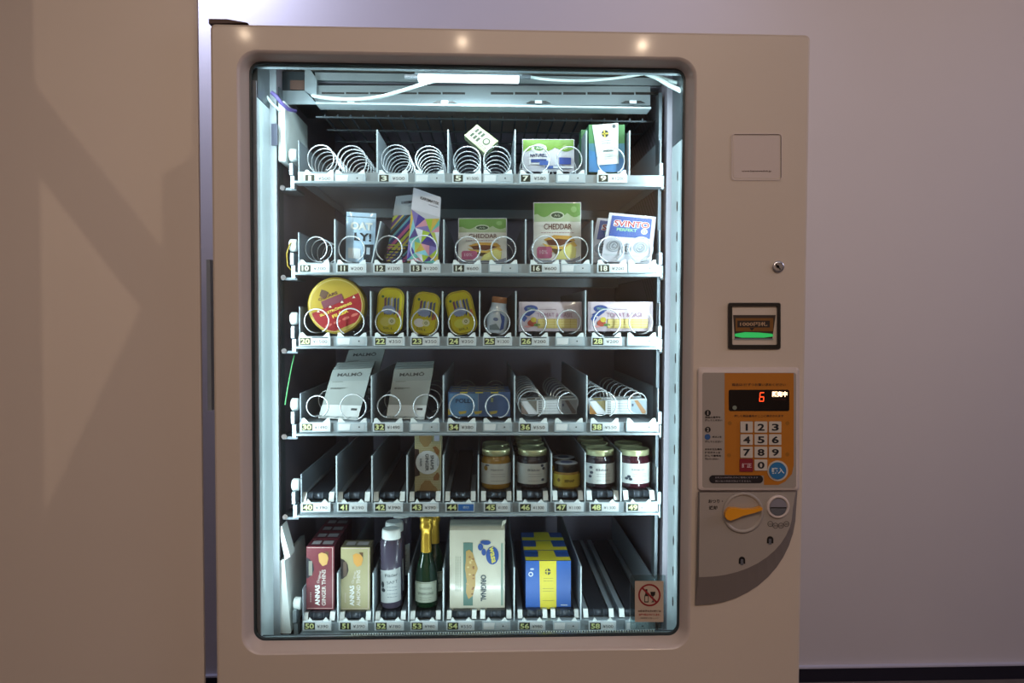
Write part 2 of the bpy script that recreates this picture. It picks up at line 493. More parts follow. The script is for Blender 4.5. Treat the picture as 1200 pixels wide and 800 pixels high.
# inner liner
mb = MB().box(ilx-.012, ilx, 0.12, BY, izb-.05, izt+.02, 'cabinet_inner'); mb.build('inner_wall', VM)
mb = MB().box(irx, irx+.012, 0.12, BY, izb-.05, izt+.02, 'cabinet_inner'); mb.build('inner_wall', VM)
MB().box(ilx-.012, irx+.012, BY, BY+.01, izb-.05, izt+.02, 'cabinet_back').build('inner_back', VM)
MB().box(ilx-.012, irx+.012, 0.036, BY+.01, izt+.02, izt+.03, 'cabinet_inner').build('inner_ceiling', VM)
MB().box(ilx-.012, irx+.012, 0.036, BY+.01, izb-.06, izb-.05, 'cabinet_inner').build('inner_floor', VM)
# door lining: grey band, pale sheet, then flat grey return
MB().box(ix0-.012, lx, GY+.008, LY0, iz0-.01, iz1-.03, 'frame_dark').build('door_lining', VM)
MB().box(lx-.003, lx, LY0, LY1, iz0-.05, P(310, 118, .06).z, 'liner_white').build('pale_lining_sheet', VM)
MB().box(lx-.003, P(325.5, 400, LY1).x, LY1, LY1+.004, izb-.04, izt, 'frame_grey').build('lining_return', VM)
mb = MB().box(rx, rx+.003, LY0, LY1, iz0-.05, P(790, 165, .06).z, 'liner_white'); mb.build('pale_lining_sheet', VM)
MB().box(ix0-.012, lx, LY0+.004, LY1, P(310, 117, .06).z, iz1+.02, 'zinc_dark').build('upper_lining', VM)
MB().box(rx, ix1+.012, LY0+.004, LY1, P(790, 164, .06).z, iz1+.02, 'zinc_dark').build('upper_lining', VM)
MB().box(rx, ix1+.012, GY+.008, LY0, iz0-.01, iz1-.01, 'liner_white').build('door_lining', VM)
MB().box(irx-.002, rx+.003, LY1, LY1+.004, izb-.04, izt, 'frame_dark').build('lining_return', VM)
for i in range(15):                           # slots punched in the right sheet
    y = 206+35.5*i if i < 1 else 206+35.6*i
    if y > 735: break
    z = P(790, y, .072).z
    MB().prism([Vector((rx-.0006, .072+.004*math.cos(a), z+.009*math.sin(a))) for a in [2*PI*k/12 for k in range(12)]], (.0005, 0, 0), 'black_plastic').build('lining_slot', VM)
MB().box(ix0-.01, ix1+.01, GY+.008, GY+.020, P(550, 82, .036).z, iz1+.01, 'zinc').build('top_lining_rail', VM)
mb = MB(); zz = P(550, 742.5, .05).z
mb.box(lx, rx, GY+.010, .05, iz0-.012, iz0+.001, 'gasket'); mb.box(lx, rx, .05, .062, iz0-.04, P(550, 744, .062).z, 'zinc')
mb.box(lx, rx, .062, .11, iz0-.05, P(550, 743, .11).z, 'gasket')
mb.build('bottom_sill', VM)
mb = MB()
for i in range(118):
    x = lx+.16+(rx-lx-.2)*i/118
    mb.box(x, x+.0016, GY+.0085, GY+.012, iz0+.0030, iz0+.006, 'white_plastic')
o = mb.build('sill_brush', VM); o['kind'] = 'stuff'
MB().box(lx, rx, GY+.008, .040, iz0+.001, iz0+.003, 'zinc').build('sill_rail', VM)

# corner posts, brackets and white blocks beside the trays
RB = [203, 308, 394, 494.5, 588.5, 727.5]        # top of each price rail (pixel rows)
RL = [217, 323, 407, 507.5, 601.5, 741.5]
for side, (pa, pb) in enumerate(((327, 331), (768, 771.5))):
    mb = MB()
    x0, x1 = P(pa, 400, .15).x, P(pb, 400, .15).x
    mb.box(x0, x1, .14, .165, izb-.04, izt-.04, 'zinc_dark'); mb.build('tray_post', VM)
    x0, x1 = P(pa+(10 if side == 0 else 4), 400, .40).x, P(pb+(12 if side == 0 else 6), 400, .40).x
    MB().box(x0, x1, .40, .43, izb-.04, izt-.04, 'zinc_dark').build('tray_post', VM)
for r in range(6):
    y = RB[r]
    for side in (0, 1):
        mb = MB()
        a = 339 if side == 0 else 773
        dx = [0, 1, 2, 2, 3, 4][r]*(1 if side == 0 else -.8)
        mb.boxpx(a+dx, y-12, a+4+dx, y+2, .125, .16, 'zinc'); mb.boxpx(a+1.5+dx, y+3, a+6+dx, y+18, .13, .15, 'zinc')
        mb.boxpx(a-12+dx if side == 0 else a+2+dx, y+17, a+8+dx if side == 0 else a+12+dx, y+20, .135, .20, 'zinc_dark')
        mb.tube([P(a-8+dx if side == 0 else a+6+dx, y+17, .13), P(a-8+dx if side == 0 else a+6+dx, y+17, .15)], .005, 'chrome_lock')
        mb.build('tray_bracket', VM)
mb = MB(); mb.boxpx(325.5, 118, 334, 189, .125, .30, 'white_plastic'); mb.build('white_cover', VM, bevel=.002)
mb = MB(); mb.boxpx(318, 145, 325, 170, .110, .114, '#20284a'); mb.build('blue_warning_label', VM)
mb = MB(); mb.prismpx([(327, 657), (333, 655), (341, 742), (327, 742)], .125, .28, 'white_plastic'); mb.build('white_cover', VM, bevel=.002)
mb = MB(); mb.prismpx([(326, 618), (330, 616), (340, 652), (334, 656)], .124, .16, 'white_plastic'); mb.build('air_guide', VM)
mb = MB(); mb.tube([P(334, 480-6, .13), P(337, 455, .13), P(342, 428, .14), P(345, 416, .16)], .0012, 'cable_green'); mb.build('green_wire', VM)
mb = MB(); mb.tube([P(346, 282, .15), P(340, 285, .13), P(336, 297, .13), P(337, 311, .13), P(343, 318, .14)], .0012, 'tin_gold'); mb.build('yellow_wire', VM)
mb = MB(); mb.tube([P(318, 108, .10), P(324, 113, .10), P(330, 121, .10), P(338, 128, .12), P(346, 130, .15)], .0035, 'cable_purple')
mb.tube([P(308, 86, .09), P(307, 100, .09), P(311, 112, .10), P(320, 122, .11), P(330, 132, .13)], .003, 'cable_white')
mb.build('cable_bundle', VM)
# slanted dark strips on the right inner wall
mb = MB()
for i in range(30):
    z = izt-.13-.018*i*1.0
    mb.add([(irx-.004, .17, z), (irx-.004, .17, z+.006), (irx-.004, .52, z+.30), (irx-.004, .52, z+.294)], [(0, 1, 2, 3)], 'black_plastic')
    if z < 1.30: break
o = mb.build('slanted_strips', VM); o['kind'] = 'stuff'

# ------ top air duct, lamp and hoses
T = .17
mb = MB()
mb.prismpx([(357, 82), (364, 82), (371, 93), (371, 120), (366, 112), (357, 106)], T-.01, T, 'zinc'); mb.build('duct_bracket', VM)
mb = MB(); mb.boxpx(330, 84, 357, 106, T, T+.2, 'gasket'); mb.boxpx(340, 94, 357, 105, T-.004, T, 'ambient_brown'); mb.build('junction_box', VM)
mb = MB(); mb.prismpx([(318, 106), (357, 106), (372, 122), (336, 122)], T-.004, T, 'zinc'); mb.build('junction_plate', VM)
mb = MB(); mb.boxpx(366, 76, 790, 88, T+.03, T+.05, 'zinc_dark'); mb.build('duct_back_plate', VM)
mb = MB(); mb.boxpx(369, 88, 775, 97, T, T+.04, 'zinc'); mb.build('duct_rail', VM)
mb = MB(); mb.boxpx(369, 97, 775, 100, T+.012, T+.03, 'frame_dark'); mb.build('duct_gap', VM)
mb = MB(); mb.prism([P(371, 100, T), P(762, 101, T), P(762, 123.5, T-.01), P(371, 122.5, T-.01)], (0, .01, 0), 'zinc'); mb.build('duct_front', VM)
mb = MB(); mb.boxpx(370, 122.3, 763, 124.5, T-.018, T+.02, 'liner_white'); mb.build('duct_lip', VM)
x = 377
i = 0
while x < 755:
    if not (545 < x < 575):
        mb = MB(); mb.boxpx(x, 108, x+26.5, 111, T-.0045, T-.003, 'black_plastic'); mb.build('air_slot', VM)
    x += 28.3
for x in (411, 521, 631, 742):
    mb = MB(); mb.prism([P(x-14, 120.5, T-.013), P(x-9, 118, T-.013), P(x+9, 118, T-.013), P(x+14, 120.5, T-.013)], (0, .003, 0), 'black_plastic')
    mb.boxpx(x-4, 117.5, x+4, 121, T-.016, T-.013, 'tag_white'); mb.build('duct_clip', VM)
# ribbed ceiling grid behind the lip
mb = MB()
za = P(560, 124, T).z
for i in range(27):
    x = P(385+14.5*i, 130, .24).x
    mb.box(x, x+.0025, .20, .62, za-.004-.012, za-.012, 'zinc_dark')
for j in range(5):
    y = .20+.1*j
    mb.box(P(370, 130, .2).x, P(765, 130, .2).x, y, y+.003, za-.019, za-.016, 'zinc_dark')
o = mb.build('ceiling_grid', VM); o['kind'] = 'stuff'
# lamp
lampY = .085
mb = MB(); mb.boxpx(490, 87.5, 608, 94.5, lampY, lampY+.012, 'lamp_glow')
lamp = mb.build('led_lamp', VM, label='glowing white light bar')
mb = MB(); mb.boxpx(486, 85.5, 612, 87.6, lampY-.001, lampY+.02, 'zinc'); mb.boxpx(608, 87, 622, 91, lampY, lampY+.01, 'zinc_dark'); mb.boxpx(474, 87, 490, 90.5, lampY, lampY+.01, 'chrome_lock'); mb.build('lamp_holder', VM)
LEDC = (0.80, 0.95, 1.0)
q = P(549, 98, lampY+.004)
area('led_lamp_light', q, q+Vector((0, .35, -1)), .17, .012, 0.42, LEDC)
q = P(549, 78, .052); q.z = iz1-.004
area('top_strip_light', q, q+Vector((0, .45, -1)), .66, .012, 1.1, LEDC)
zc = (iz0+iz1)/2
for sgn, x in ((1, lx+.003), (-1, rx-.003)):
    area('side_strip_light', (x, LY0+.006, zc+.03), (x+sgn, LY0+.006+.6, zc+.03), .008, .92, 2.0, LEDC, 160)
area('sill_fill_light', (P(550, 400, .05).x, LY0+.008, iz0+.002), (P(550, 400, .05).x, LY0+.6, iz0+.8), .66, .008, .7, LEDC, 150)  # added unseen fill that brightens the lower rows
def hose(name, pts, r=.0042, mat='cable_white'):
    # smooth catmull path
    V = [P(*p) for p in pts]; out = []
    for i in range(len(V)-1):
        p0, p1, p2, p3 = V[max(0, i-1)], V[i], V[i+1], V[min(len(V)-1, i+2)]
        for k in range(6):
            t = k/6
            out.append(0.5*((2*p1)+(p2-p0)*t+(2*p0-5*p1+4*p2-p3)*t*t+(-p0+3*p1-3*p2+p3)*t**3))
    out.append(V[-1])
    return MB().tube(out, r, mat).build(name, VM)
hose('white_hose', [(366, 112, .15), (385, 115, .13), (415, 116.5, .11), (445, 113.5, .10), (475, 105, .10), (500, 97, .10), (522, 92, .10)], .0036)
hose('white_hose', [(618, 89, .10), (640, 93, .10), (680, 94.5, .11), (720, 91.5, .11), (757, 86, .10)], .0026)
hose('white_hose', [(757, 86, .10), (770, 91, .09), (785, 100, .08), (801, 108, .06)], .0045)
hose('white_hose', [(762, 86, .12), (778, 92, .10), (790, 96, .09), (803, 99, .08)], .0035)

# ================================================================== product trays
ROWS = [
 dict(t=203, plates=[(356, 391, '1', '¥500'), (392, 428, '', ''), (443, 478, '3', '¥500'), (486, 521, '', ''), (530, 564, '5', '¥1500'), (566, 601, '', ''), (609, 643, '7', '¥580'), (652, 686, '', ''), (700, 735, '9', '¥1200')],
  coils=[(375, 185.5, 17, .030, 1), (412, 186.5, 17, .030, -1), (463, 186.5, 18, .030, 1), (503, 187, 17, .030, -1), (547, 187, 17, .04, 1), (583, 187, 17, .04, -1), (628, 187, 17, .09, 1), (667, 187, 16, .09, -1), (716, 188.5, 17, .10, 1)],
  div=[(442, 152), (525, 152), (603.5, 152), (687, 153), (737.5, 153)], L=349, R=775),
 dict(t=308.5, plates=[(350, 386, '10', '¥200'), (394, 429, '11', '¥200'), (437.5, 472, '12', '¥1200'), (480, 516, '13', '¥1200'), (530, 564, '14', '¥600'), (572.5, 607, '', ''), (621, 656, '16', '¥600'), (657, 692, '', ''), (700, 735, '18', '¥200'), (736, 770, '', '')],
  coils=[(369, 291, 15, .05, 1), (412, 292, 16, .12, 1), (456, 291.5, 16, .12, -1), (497, 291.5, 16.5, .12, 1), (548, 292, 15.5, .12, 1), (590, 292, 15.5, .12, -1), (639, 292, 16.5, .12, 1), (675, 292, 15, .12, -1), (716, 292, 16, .12, 1), (751, 292, 15, .12, -1)],
  div=[(392.5, 257), (440, 259), (520, 257), (616, 257), (694, 258)], L=349, R=774),
 dict(t=394, plates=[(350, 387, '20', '¥1500'), (394, 430, '', ''), (438, 474, '22', '¥350'), (481, 515, '23', '¥350'), (524, 558, '24', '¥350'), (566, 600, '25', '¥1300'), (609, 643, '26', '¥200'), (651, 685, '', ''), (693, 729, '28', '¥200'), (735, 770, '', '')],
  coils=[(371, 376, 15, .12, 1), (411, 377, 16.5, .12, -1), (455, 377.5, 16, .12, 1), (498, 378, 17, .12, -1), (541, 378, 16.5, .12, 1), (582.5, 378, 16, .12, -1), (625, 378, 16, .12, 1), (667, 377, 15, .12, -1), (711, 378, 17, .12, 1), (751, 377.5, 15, .12, -1)],
  div=[(434.5, 341), (477.5, 341), (518.5, 341), (562, 341), (604.5, 341), (686, 340)], L=350, R=774),
 dict(t=494.5, plates=[(352, 387, '30', '¥1490'), (395, 430, '', ''), (437, 472, '32', '¥1490'), (480, 515, '', ''), (524, 558, '34', '¥380'), (566, 600, '', ''), (608, 642, '36', '¥550'), (650, 684, '', ''), (692, 726, '38', '¥550'), (734, 770, '', '')],
  coils=[(372, 476, 13.5, .10, 1), (414, 477, 16, .10, -1), (456, 476, 14.5, .10, 1), (499, 476.5, 15.5, .10, -1), (541, 476, 15.5, .10, 1), (583, 476, 15, .10, -1), (623, 474, 16.5, .045, 1), (666, 473.5, 14, .05, -1), (707, 474, 16.5, .05, 1), (748, 473, 13.5, .05, -1)],
  div=[(435.5, 440), (519.5, 440), (603, 440), (687.5, 440)], L=351, R=772),
 dict(t=588.5, plates=[(353, 387, '40', '¥390'), (395, 430, '41', '¥390'), (438, 472, '42', '¥390'), (481, 514, '43', '¥390'), (522, 556, '44', 'blue'), (567, 598, '45', '¥1300'), (608, 641, '46', '¥1300'), (650, 684, '47', '¥1100'), (691, 725, '48', '¥1300'), (734, 768, '49', '¥1300')],
  belts=[(352, 392), (395, 434), (437, 475), (479, 517), (521, 558), (563, 600), (605, 643), (647, 684), (687, 726), (730, 768)],
  div=[(394.5, 534), (436, 534), (477, 533), (519.5, 533), (560.5, 533), (602, 533), (646, 531), (685.5, 530), (727.5, 530)], L=352, R=771),
 dict(t=727.5, plates=[(355, 388, '50', '¥390'), (397, 431, '51', '¥390'), (439, 473, '52', '¥780'), (481, 513, '53', '¥980'), (523, 556, '54', '¥550'), (565, 598, '', ''), (607, 639, '56', '¥980'), (648, 680, '', ''), (690, 722, '58', '¥500'), (733, 760, '', '')],
  belts=[(354, 393), (397, 435), (439, 476), (480, 517), (523, 559), (562, 600), (606, 642), (645, 679), (683, 720), (725, 765)],
  div=[(396, 671), (437.5, 671), (479, 671), (519.5, 665), (602.5, 664), (680.5, 663)], L=354, R=768),
]
TL = ['topmost product tray in the machine, numbers 1 to 9 with five dividers', 'product tray with numbers 10 to 18, holding the cheddar packs', 'product tray with numbers 20 to 28, holding yellow tins and crispbread bars',
      'product tray with numbers 30 to 38, holding grey packets and blue packs', 'product tray with numbers 40 to 49, belts in a row carrying the jam jars', 'lowest product tray with numbers 50 to 58, carrying boxes and bottles']
TY = .125
KT = KX(TY)
def coil(px, py, rp, pitch, hand, parent, Y=.138, Y1=.56):
    c = P(px, py, Y); R = (rp-1)*KX(Y); n = 26
    path = []
    turns = max(2, int(round((Y1-Y)/pitch)))
    step = pitch > .06
    for i in range(turns*n+1):
        t = i/n; k = int(t); fr = t-k
        if step: y = Y+pitch*(k+max(0, (fr-.88)/.12))
        else: y = Y+pitch*max(0, t-.25)
        a = -PI/2+hand*(2*PI*t+.5)
        path.append((c.x+R*math.cos(a), y, c.z+R*math.sin(a)))
    return MB().tube(path, .0013, 'wire_chrome', 6).build('spiral_coil', parent)
FLOORZ = []
for ri, row in enumerate(ROWS):
    t = row['t']; Lp, Rp = row['L'], row['R']
    A = P((Lp+Rp)/2, t, TY)
    tray = thing('product_tray', TL[ri], 'tray', (A.x, TY, A.z-.02), 'product trays in the vending machine')
    x0, x1 = P(Lp, t, TY).x, P(Rp, t, TY).x
    zf = A.z; FLOORZ.append(zf)
    belt = 'belts' in row
    MB().box(x0, x1, TY+.006, .60, zf-.004, zf-.001, 'tray_sheet').build('tray_floor', tray)
    mb = MB(); mb.box(x0, x1, TY, TY+.006, zf-12*KT, zf-.0005, 'zinc'); mb.build('front_rail', tray)
    mb = MB(); mb.box(x0-.004, x1, TY-.012, TY+.02, zf-14.6*KT, zf-12*KT, 'zinc'); mb.build('lower_lip', tray, bevel=.0008)
    mb = MB(); mb.box(x0, x1, .56, .60, zf-16*KT, zf-.004, 'zinc'); mb.build('rear_cross_rail', tray)
    hs = [0.058, 0.056, 0.055, 0.055, 0.055, 0.065][ri]
    MB().box(x0, x0+.0015, TY+.004, .60, zf-12*KT, zf+hs, 'tray_sheet').build('side_plate', tray)
    MB().box(x1-.0015, x1, TY+.004, .60, zf-12*KT, zf+hs+.01, 'tray_sheet').build('side_plate', tray)
    # guide roller on the left end
    c = P(Lp-5, t-21, TY+.02)
    MB().lathe((c.x-.007, c.y, c.z), [(0.009, 0), (.012, .002), (.012, .012), (.010, .014)], 'white_plastic', 16, 'x').build('end_roller', tray)
    for dx, dy in row['div']:
        mb = MB(); a = P(dx, t+2, TY+.004); b = P(dx, dy, TY+.004)
        lean = 0
        if ri == 1 and dx == 440: lean = P(446, 259, TY).x-a.x; 
        th = .0024
        y0, y1 = TY+.004, .58
        vs = [(a.x+s_, y, z_) for y in (y0, y1) for (s_, z_) in ((-th/2, zf-.0005), (th/2, zf-.0005))]
        bx = a.x+lean
        vs2 = [(bx-th/2, y0, b.z), (bx+th/2, y0, b.z), (bx-th/2, y1, b.z), (bx+th/2, y1, b.z)]
        if lean: vs[0] = (a.x-.007-th/2, y0, zf); vs[1] = (a.x-.007+th/2, y0, zf); vs[2] = (a.x-.007-th/2, y1, zf); vs[3] = (a.x-.007+th/2, y1, zf)
        mb.add(vs+vs2, [(0, 1, 5, 4), (2, 6, 7, 3), (0, 4, 6, 2), (1, 3, 7, 5), (4, 5, 7, 6)], 'tray_sheet')
        mb.add([(q[0], y0-.0006, q[2]) for q in (vs[0], vs[1], vs2[1], vs2[0])], [(0, 1, 2, 3)], 'liner_white')
        mb.build('divider', tray)
    for (p0, p1, num, price) in row['plates']:
        fr = PF(p0, t+.5, p1, t+11, TY-.004)
        w = fr.w; h = fr.h
        mb = MB(); mb.slab(fr, .005, 'tag_white' if num else 'tag_grey')
        # little spring clips standing behind the tag
        if not belt:
            for sgn in (-1, 1):
                cx = w/2+sgn*(w*.36)
                mb.prism([fr.pt(cx-4.2, 0, -.003), fr.pt(cx-1.5+sgn*2.2, -4.6, -.003), fr.pt(cx+1.5+sgn*2.2, -5, -.003), fr.pt(cx+4.2, 0, -.003)], (0, .002, 0), 'white_plastic')
        else:
            mb.prism([fr.pt(w*.15, 0, -.003), fr.pt(w*.22, -4, -.003), fr.pt(w*.32, 0, -.003)], (0, .002, 0), 'white_plastic')
            mb.prism([fr.pt(w*.68, 0, -.003), fr.pt(w*.80, -4, -.003), fr.pt(w*.9, 0, -.003)], (0, .002, 0), 'white_plastic')
        tag = mb.build('price_tag', tray)
        if num:
            pm = MB(); gl = '#2c3020'
            nw = 11 if len(num) < 2 else 12.5
            pm.frect(fr, 1.5, 1.3, 1.5+nw, 9.4, gl, .0003)
            pm.build('number_plate', tag)
            q = MB(); q.ftext(fr, num, 1.5+nw/2, 5.3, 6.2, '#e6ee9e' if ri > 1 else '#f0f2dc', w=sum(2.6 if ch == '1' else 5.2 for ch in num)*(1.3 if len(num) < 2 else 1), bold=.03, d=.0006); q.build('slot_number', tag)
            q = MB()
            if price == 'blue':
                q.frect(fr, 15, 1.5, w-1, 9.5, '#2a6cc0', .0004); q.ftext(fr, '売切', (w+14)/2, 5.4, 3.4, '#cfe2f4', d=.0007)
                q.build('sold_out_flag', tag, label='blue sold-out flag')
            else:
                q.frect(fr, 15.5, 1.6, w-2.5, 9.4, '#e9eeee', .0003)
                q.ftext(fr, price, (w+13)/2, 5.5, 3.8, '#4a5258', w=min(w-20, 3.6*len(price)), d=.0006)
                if ri == 2: q.frect(fr, 15.5, 0.2, w-2.5, 1.4, '#50585e', .0005)
                q.build('price_slip', tag)
        else:
            q = MB()
            q.fpoly(fr, [(1.5, 1.5), (w*.45, 1.5), (w*.42, 9), (1.5, 9)], '#eef2f2', .0003)
            q.frect(fr, w*.50, 1.5, w-2.5, 9, '#c2ccd0', .0003)
            q.fpoly(fr, ell(w*.74, 5.2, .9, .9, 8), '#303438', .0006)
            q.build('blank_slip', tag)
    if belt:
        zt = P(560, t-13.5, TY+.02).z
        for (b0, b1) in row['belts']:
            xa, xb = P(b0, t, TY+.01).x, P(b1, t, TY+.01).x
            wv = xb-xa
            rl = .006
            mb = MB(); cz = zt-.007
            mb.lathe((xa+wv*.20, TY+.018, cz), [(.0005, 0), (.0065, 0), (.0065, wv*.13), (.0078, wv*.13), (.0078, wv*.17), (.0065, wv*.17), (.0065, wv*.43), (.0078, wv*.43), (.0078, wv*.47), (.0065, wv*.47), (.0065, wv*.60), (.0005, wv*.60)], 'roller', 14, 'x')
            mb.build('front_roller', tray)
            mb = MB(); mb.box(xa+wv*.22, xa+wv*.78, TY+.018, .58, zt-.003, zt-.0005, 'belt_black')
            mb.box(xa+wv*.22, xa+wv*.78, TY+.018, .58, zt-.013, zt-.011, 'belt_black')
            mb.build('conveyor_belt', tray)
            for s0, s1 in ((.02, .17), (.83, .98)):
                mb = MB()
                mb.prism([Vector((xa+wv*s0, TY+.012, zf)), Vector((xa+wv*s1, TY+.012, zf)), Vector((xa+wv*s1, TY+.020, zt-.001)), Vector((xa+wv*s0, TY+.020, zt-.001))], (0, .44, 0), 'tray_sheet')
                mb.build('slide_rail', tray)
                mb = MB(); mb.prism([Vector((xa+wv*s0, TY+.008, zf+.001)), Vector((xa+wv*s1, TY+.008, zf+.001)), Vector((xa+wv*s1, TY+.016, zt)), Vector((xa+wv*s0, TY+.016, zt))], (0, .004, 0), 'white_plastic'); mb.build('rail_tip', tray)
    else:
        for (cx, cy, rp, pitch, hand) in row['coils']:
            coil(cx, cy, rp, pitch, hand, tray)

# ================================================================== products
def item(name, label, cat, px, py, Y, group=None):
    return thing(name, label, cat, P(px, py, Y), group)
PY = .150
def tilt_box(name, label, cat, fr, t, mat, side=None, group=None, part='carton'):
    b = (fr.pt(0, fr.h)+fr.pt(fr.w, fr.h))/2
    r = thing(name, label, cat, b, group)
    MB().slab(fr, t, mat, side).build(part, r, bevel=.0006 if not fr.curved else 0)
    return r
def lines(mb, fr, x0, x1, ys, mat, th=.7, d=.0004):
    """rows of tiny print too small to read, as broken strokes"""
    for y in ys:
        x = x0
        while x < x1:
            w = random.uniform(1.2, 3.2)
            mb.frect(fr, x, y, min(x1, x+w), y+th, mat, d); x += w+.6

# ---- tray 1
fr = Frame(P(544, 158, PY), P(559, 146, PY), P(585, 166, PY), P(567, 179, PY), 20, 30)
fr = Frame(P(559, 146, PY), P(584, 165, PY), P(568, 179.5, PY), P(544, 158.5, PY), 32, 20)
it = tilt_box('cracker_carton', 'pale green carton lying tilted on top of the coils of slot 5', 'box', fr, .035, '#c6cf9c', '#aab684')
q = MB()
q.frect(fr, 1.5, 1.5, 30.5, 18.5, '#dfe4c2', .0003)
for x in (4, 8.5, 13): q.frect(fr, x, 3, x+3, 8.5, '#4a5a48', .0006); q.frect(fr, x, 10.5, x+3, 16, '#4a5a48', .0006)
q.fpoly(fr, ell(23, 9, 4.2, 4.2), '#5a6a50', .0006); q.fpoly(fr, ell(23, 9, 2.6, 2.6), '#e8ecd4', .0009)
lines(q, fr, 17.5, 29, (15, 16.8), '#59634c')
q.build('printed_front', it)

# sliced cheese, slot 7
def wave(w, y, a, n, x0=0, x1=None):
    x1 = w if x1 is None else x1
    return [(x0+(x1-x0)*i/n, y+a*abs(math.sin(PI*3*i/n))) for i in range(n+1)]
fr = PF(612, 163, 673, 201, PY+.005, .004)
it = tilt_box('sliced_cheese_pack', 'wide white and green cheese pack with blue lettering behind coils of slot 7', 'cheese', fr, .018, 'film_white', group=None, part='plastic_pack')
q = MB()
top = [(1, .8), (60, .8)]+[(60-59*i/16, 10+5*abs(math.sin(PI*2.5*i/16+.3))) for i in range(17)]
q.fpoly(fr, top, '#7fae3c', .0004)
q.fpoly(fr, ell(19.5, 11.5, 9, 5.5), '#e6ecdc', .0009); q.fpoly(fr, ell(19.5, 11, 6, 3), '#5f9a3e', .0012)
q.ftext(fr, 'Arla', 19.5, 11, 3, '#f4f6ee', w=7, d=.0016)
q.frect(fr, 8, 16.5, 32, 30, '#f0f3f6', .0012)
q.ftext(fr, 'NATURELL', 19, 19.5, 4, '#2a3a78', w=20, d=.0018, bold=.03); q.frect(fr, 10, 24, 28, 28, '#3a56a8', .0018)
q.frect(fr, 20, 26, 30, 31, '#4a6cc0', .0024); q.fpoly(fr, ell(50, 10, 3, 3), '#a9c870', .0009)
q.frect(fr, 43, 22, 57, 30, '#3a56b4', .0012); q.frect(fr, 36, 32, 60, 34.5, '#eef2f6', .0012)
q.fpoly(fr, [(27, 32), (45, 31), (58, 33), (58, 35), (27, 35)], '#4668b4', .0007)
q.build('printed_film', it)

# slot 9
def gift(dx, dy, lab, dY=0, dw=0):
    fr = PF(690+dx, 146+dy, 732+dx+dw, 201.5+dy*.3, PY+dY)
    it = tilt_box('treat_box', lab, 'box', fr, .03, '#3f86c4', '#3a7a50', 'green and blue boxes in slot 9')
    q = MB(); q.frect(fr, 0, 0, fr.w, 22, '#4d9150', .0003)
    q.fpoly(fr, [(0, 22), (fr.w, 22), (fr.w, 40), (0, 30)], '#4a8aa4', .0003); q.build('printed_front', it)
    return it
it = gift(0, 0, 'box in slot 9 with green top and blue base behind a white card')
gift(-9, 6, 'yellow-topped box peeking out behind the front box of slot 9', .045, -10)
fr2 = Frame(P(694, 146.5, PY-.002), P(724.5, 144, PY-.002), P(725, 191.5, PY-.002), P(703, 193.5, PY-.002), 30, 48)
fr2 = Frame(P(694, 146.5, PY-.002), P(724.5, 144, PY-.002), P(725, 191.5, PY-.002), P(701, 193.5, PY-.002), 30, 48)
q = MB().slab(fr2, .0006, '#dfe6e2'); c = q.build('card', it, label='white printed card')
q = MB()
q.fpoly(fr2, ell(14, 11.5, 4.3, 4.3, 20), '#2c3230', .0003); q.frect(fr2, 12.2, 7, 14, 16, '#e4cf4a', .0006); q.frect(fr2, 10, 10.6, 18.4, 12.2, '#e4cf4a', .0006)
q.fpoly(fr2, ell(25, 3.5, 2.2, 2.2, 12), '#50585c', .0003)
lines(q, fr2, 9, 21, (19.5, 22.5), '#5a6468', .6); lines(q, fr2, 11, 22, (36, 38.5, 41), '#8a9498', .5)
q.ftext(fr2, 'SWEDISH', 16, 32, 2.4, '#2e3438', d=.0006, bold=.02)
q.build('card_print', it)

# ---- tray 2
fr = Frame(P(406, 248, PY+.004), P(441, 250, PY+.004), P(438, 309, PY+.004), P(405, 306, PY+.004), 34, 58, .004)
it = tilt_box('oat_drink_pouch', 'crinkled pale blue pouch standing in slot 11', 'pouch', fr, .012, 'film_blue', part='pouch')
q = MB(); q.frect(fr, 1, 5, 33, 6, '#5f7c90', .0005)
q.ftext(fr, 'OAT', 18, 16, 9, '#eef2ea', w=25, bold=.05, d=.0008); q.ftext(fr, 'LY!', 20, 28.5, 9.5, '#1f2c38', w=20, bold=.03, d=.0008)
q.fpoly(fr, [(21, 37), (33, 36), (32, 57), (22, 57)], '#22303a', .0008); q.frect(fr, 3, 42, 18, 54, '#e2eaee', .0008); q.frect(fr, 25, 40, 29, 48, '#b8c8d4', .0012)
q.build('printed_film', it)

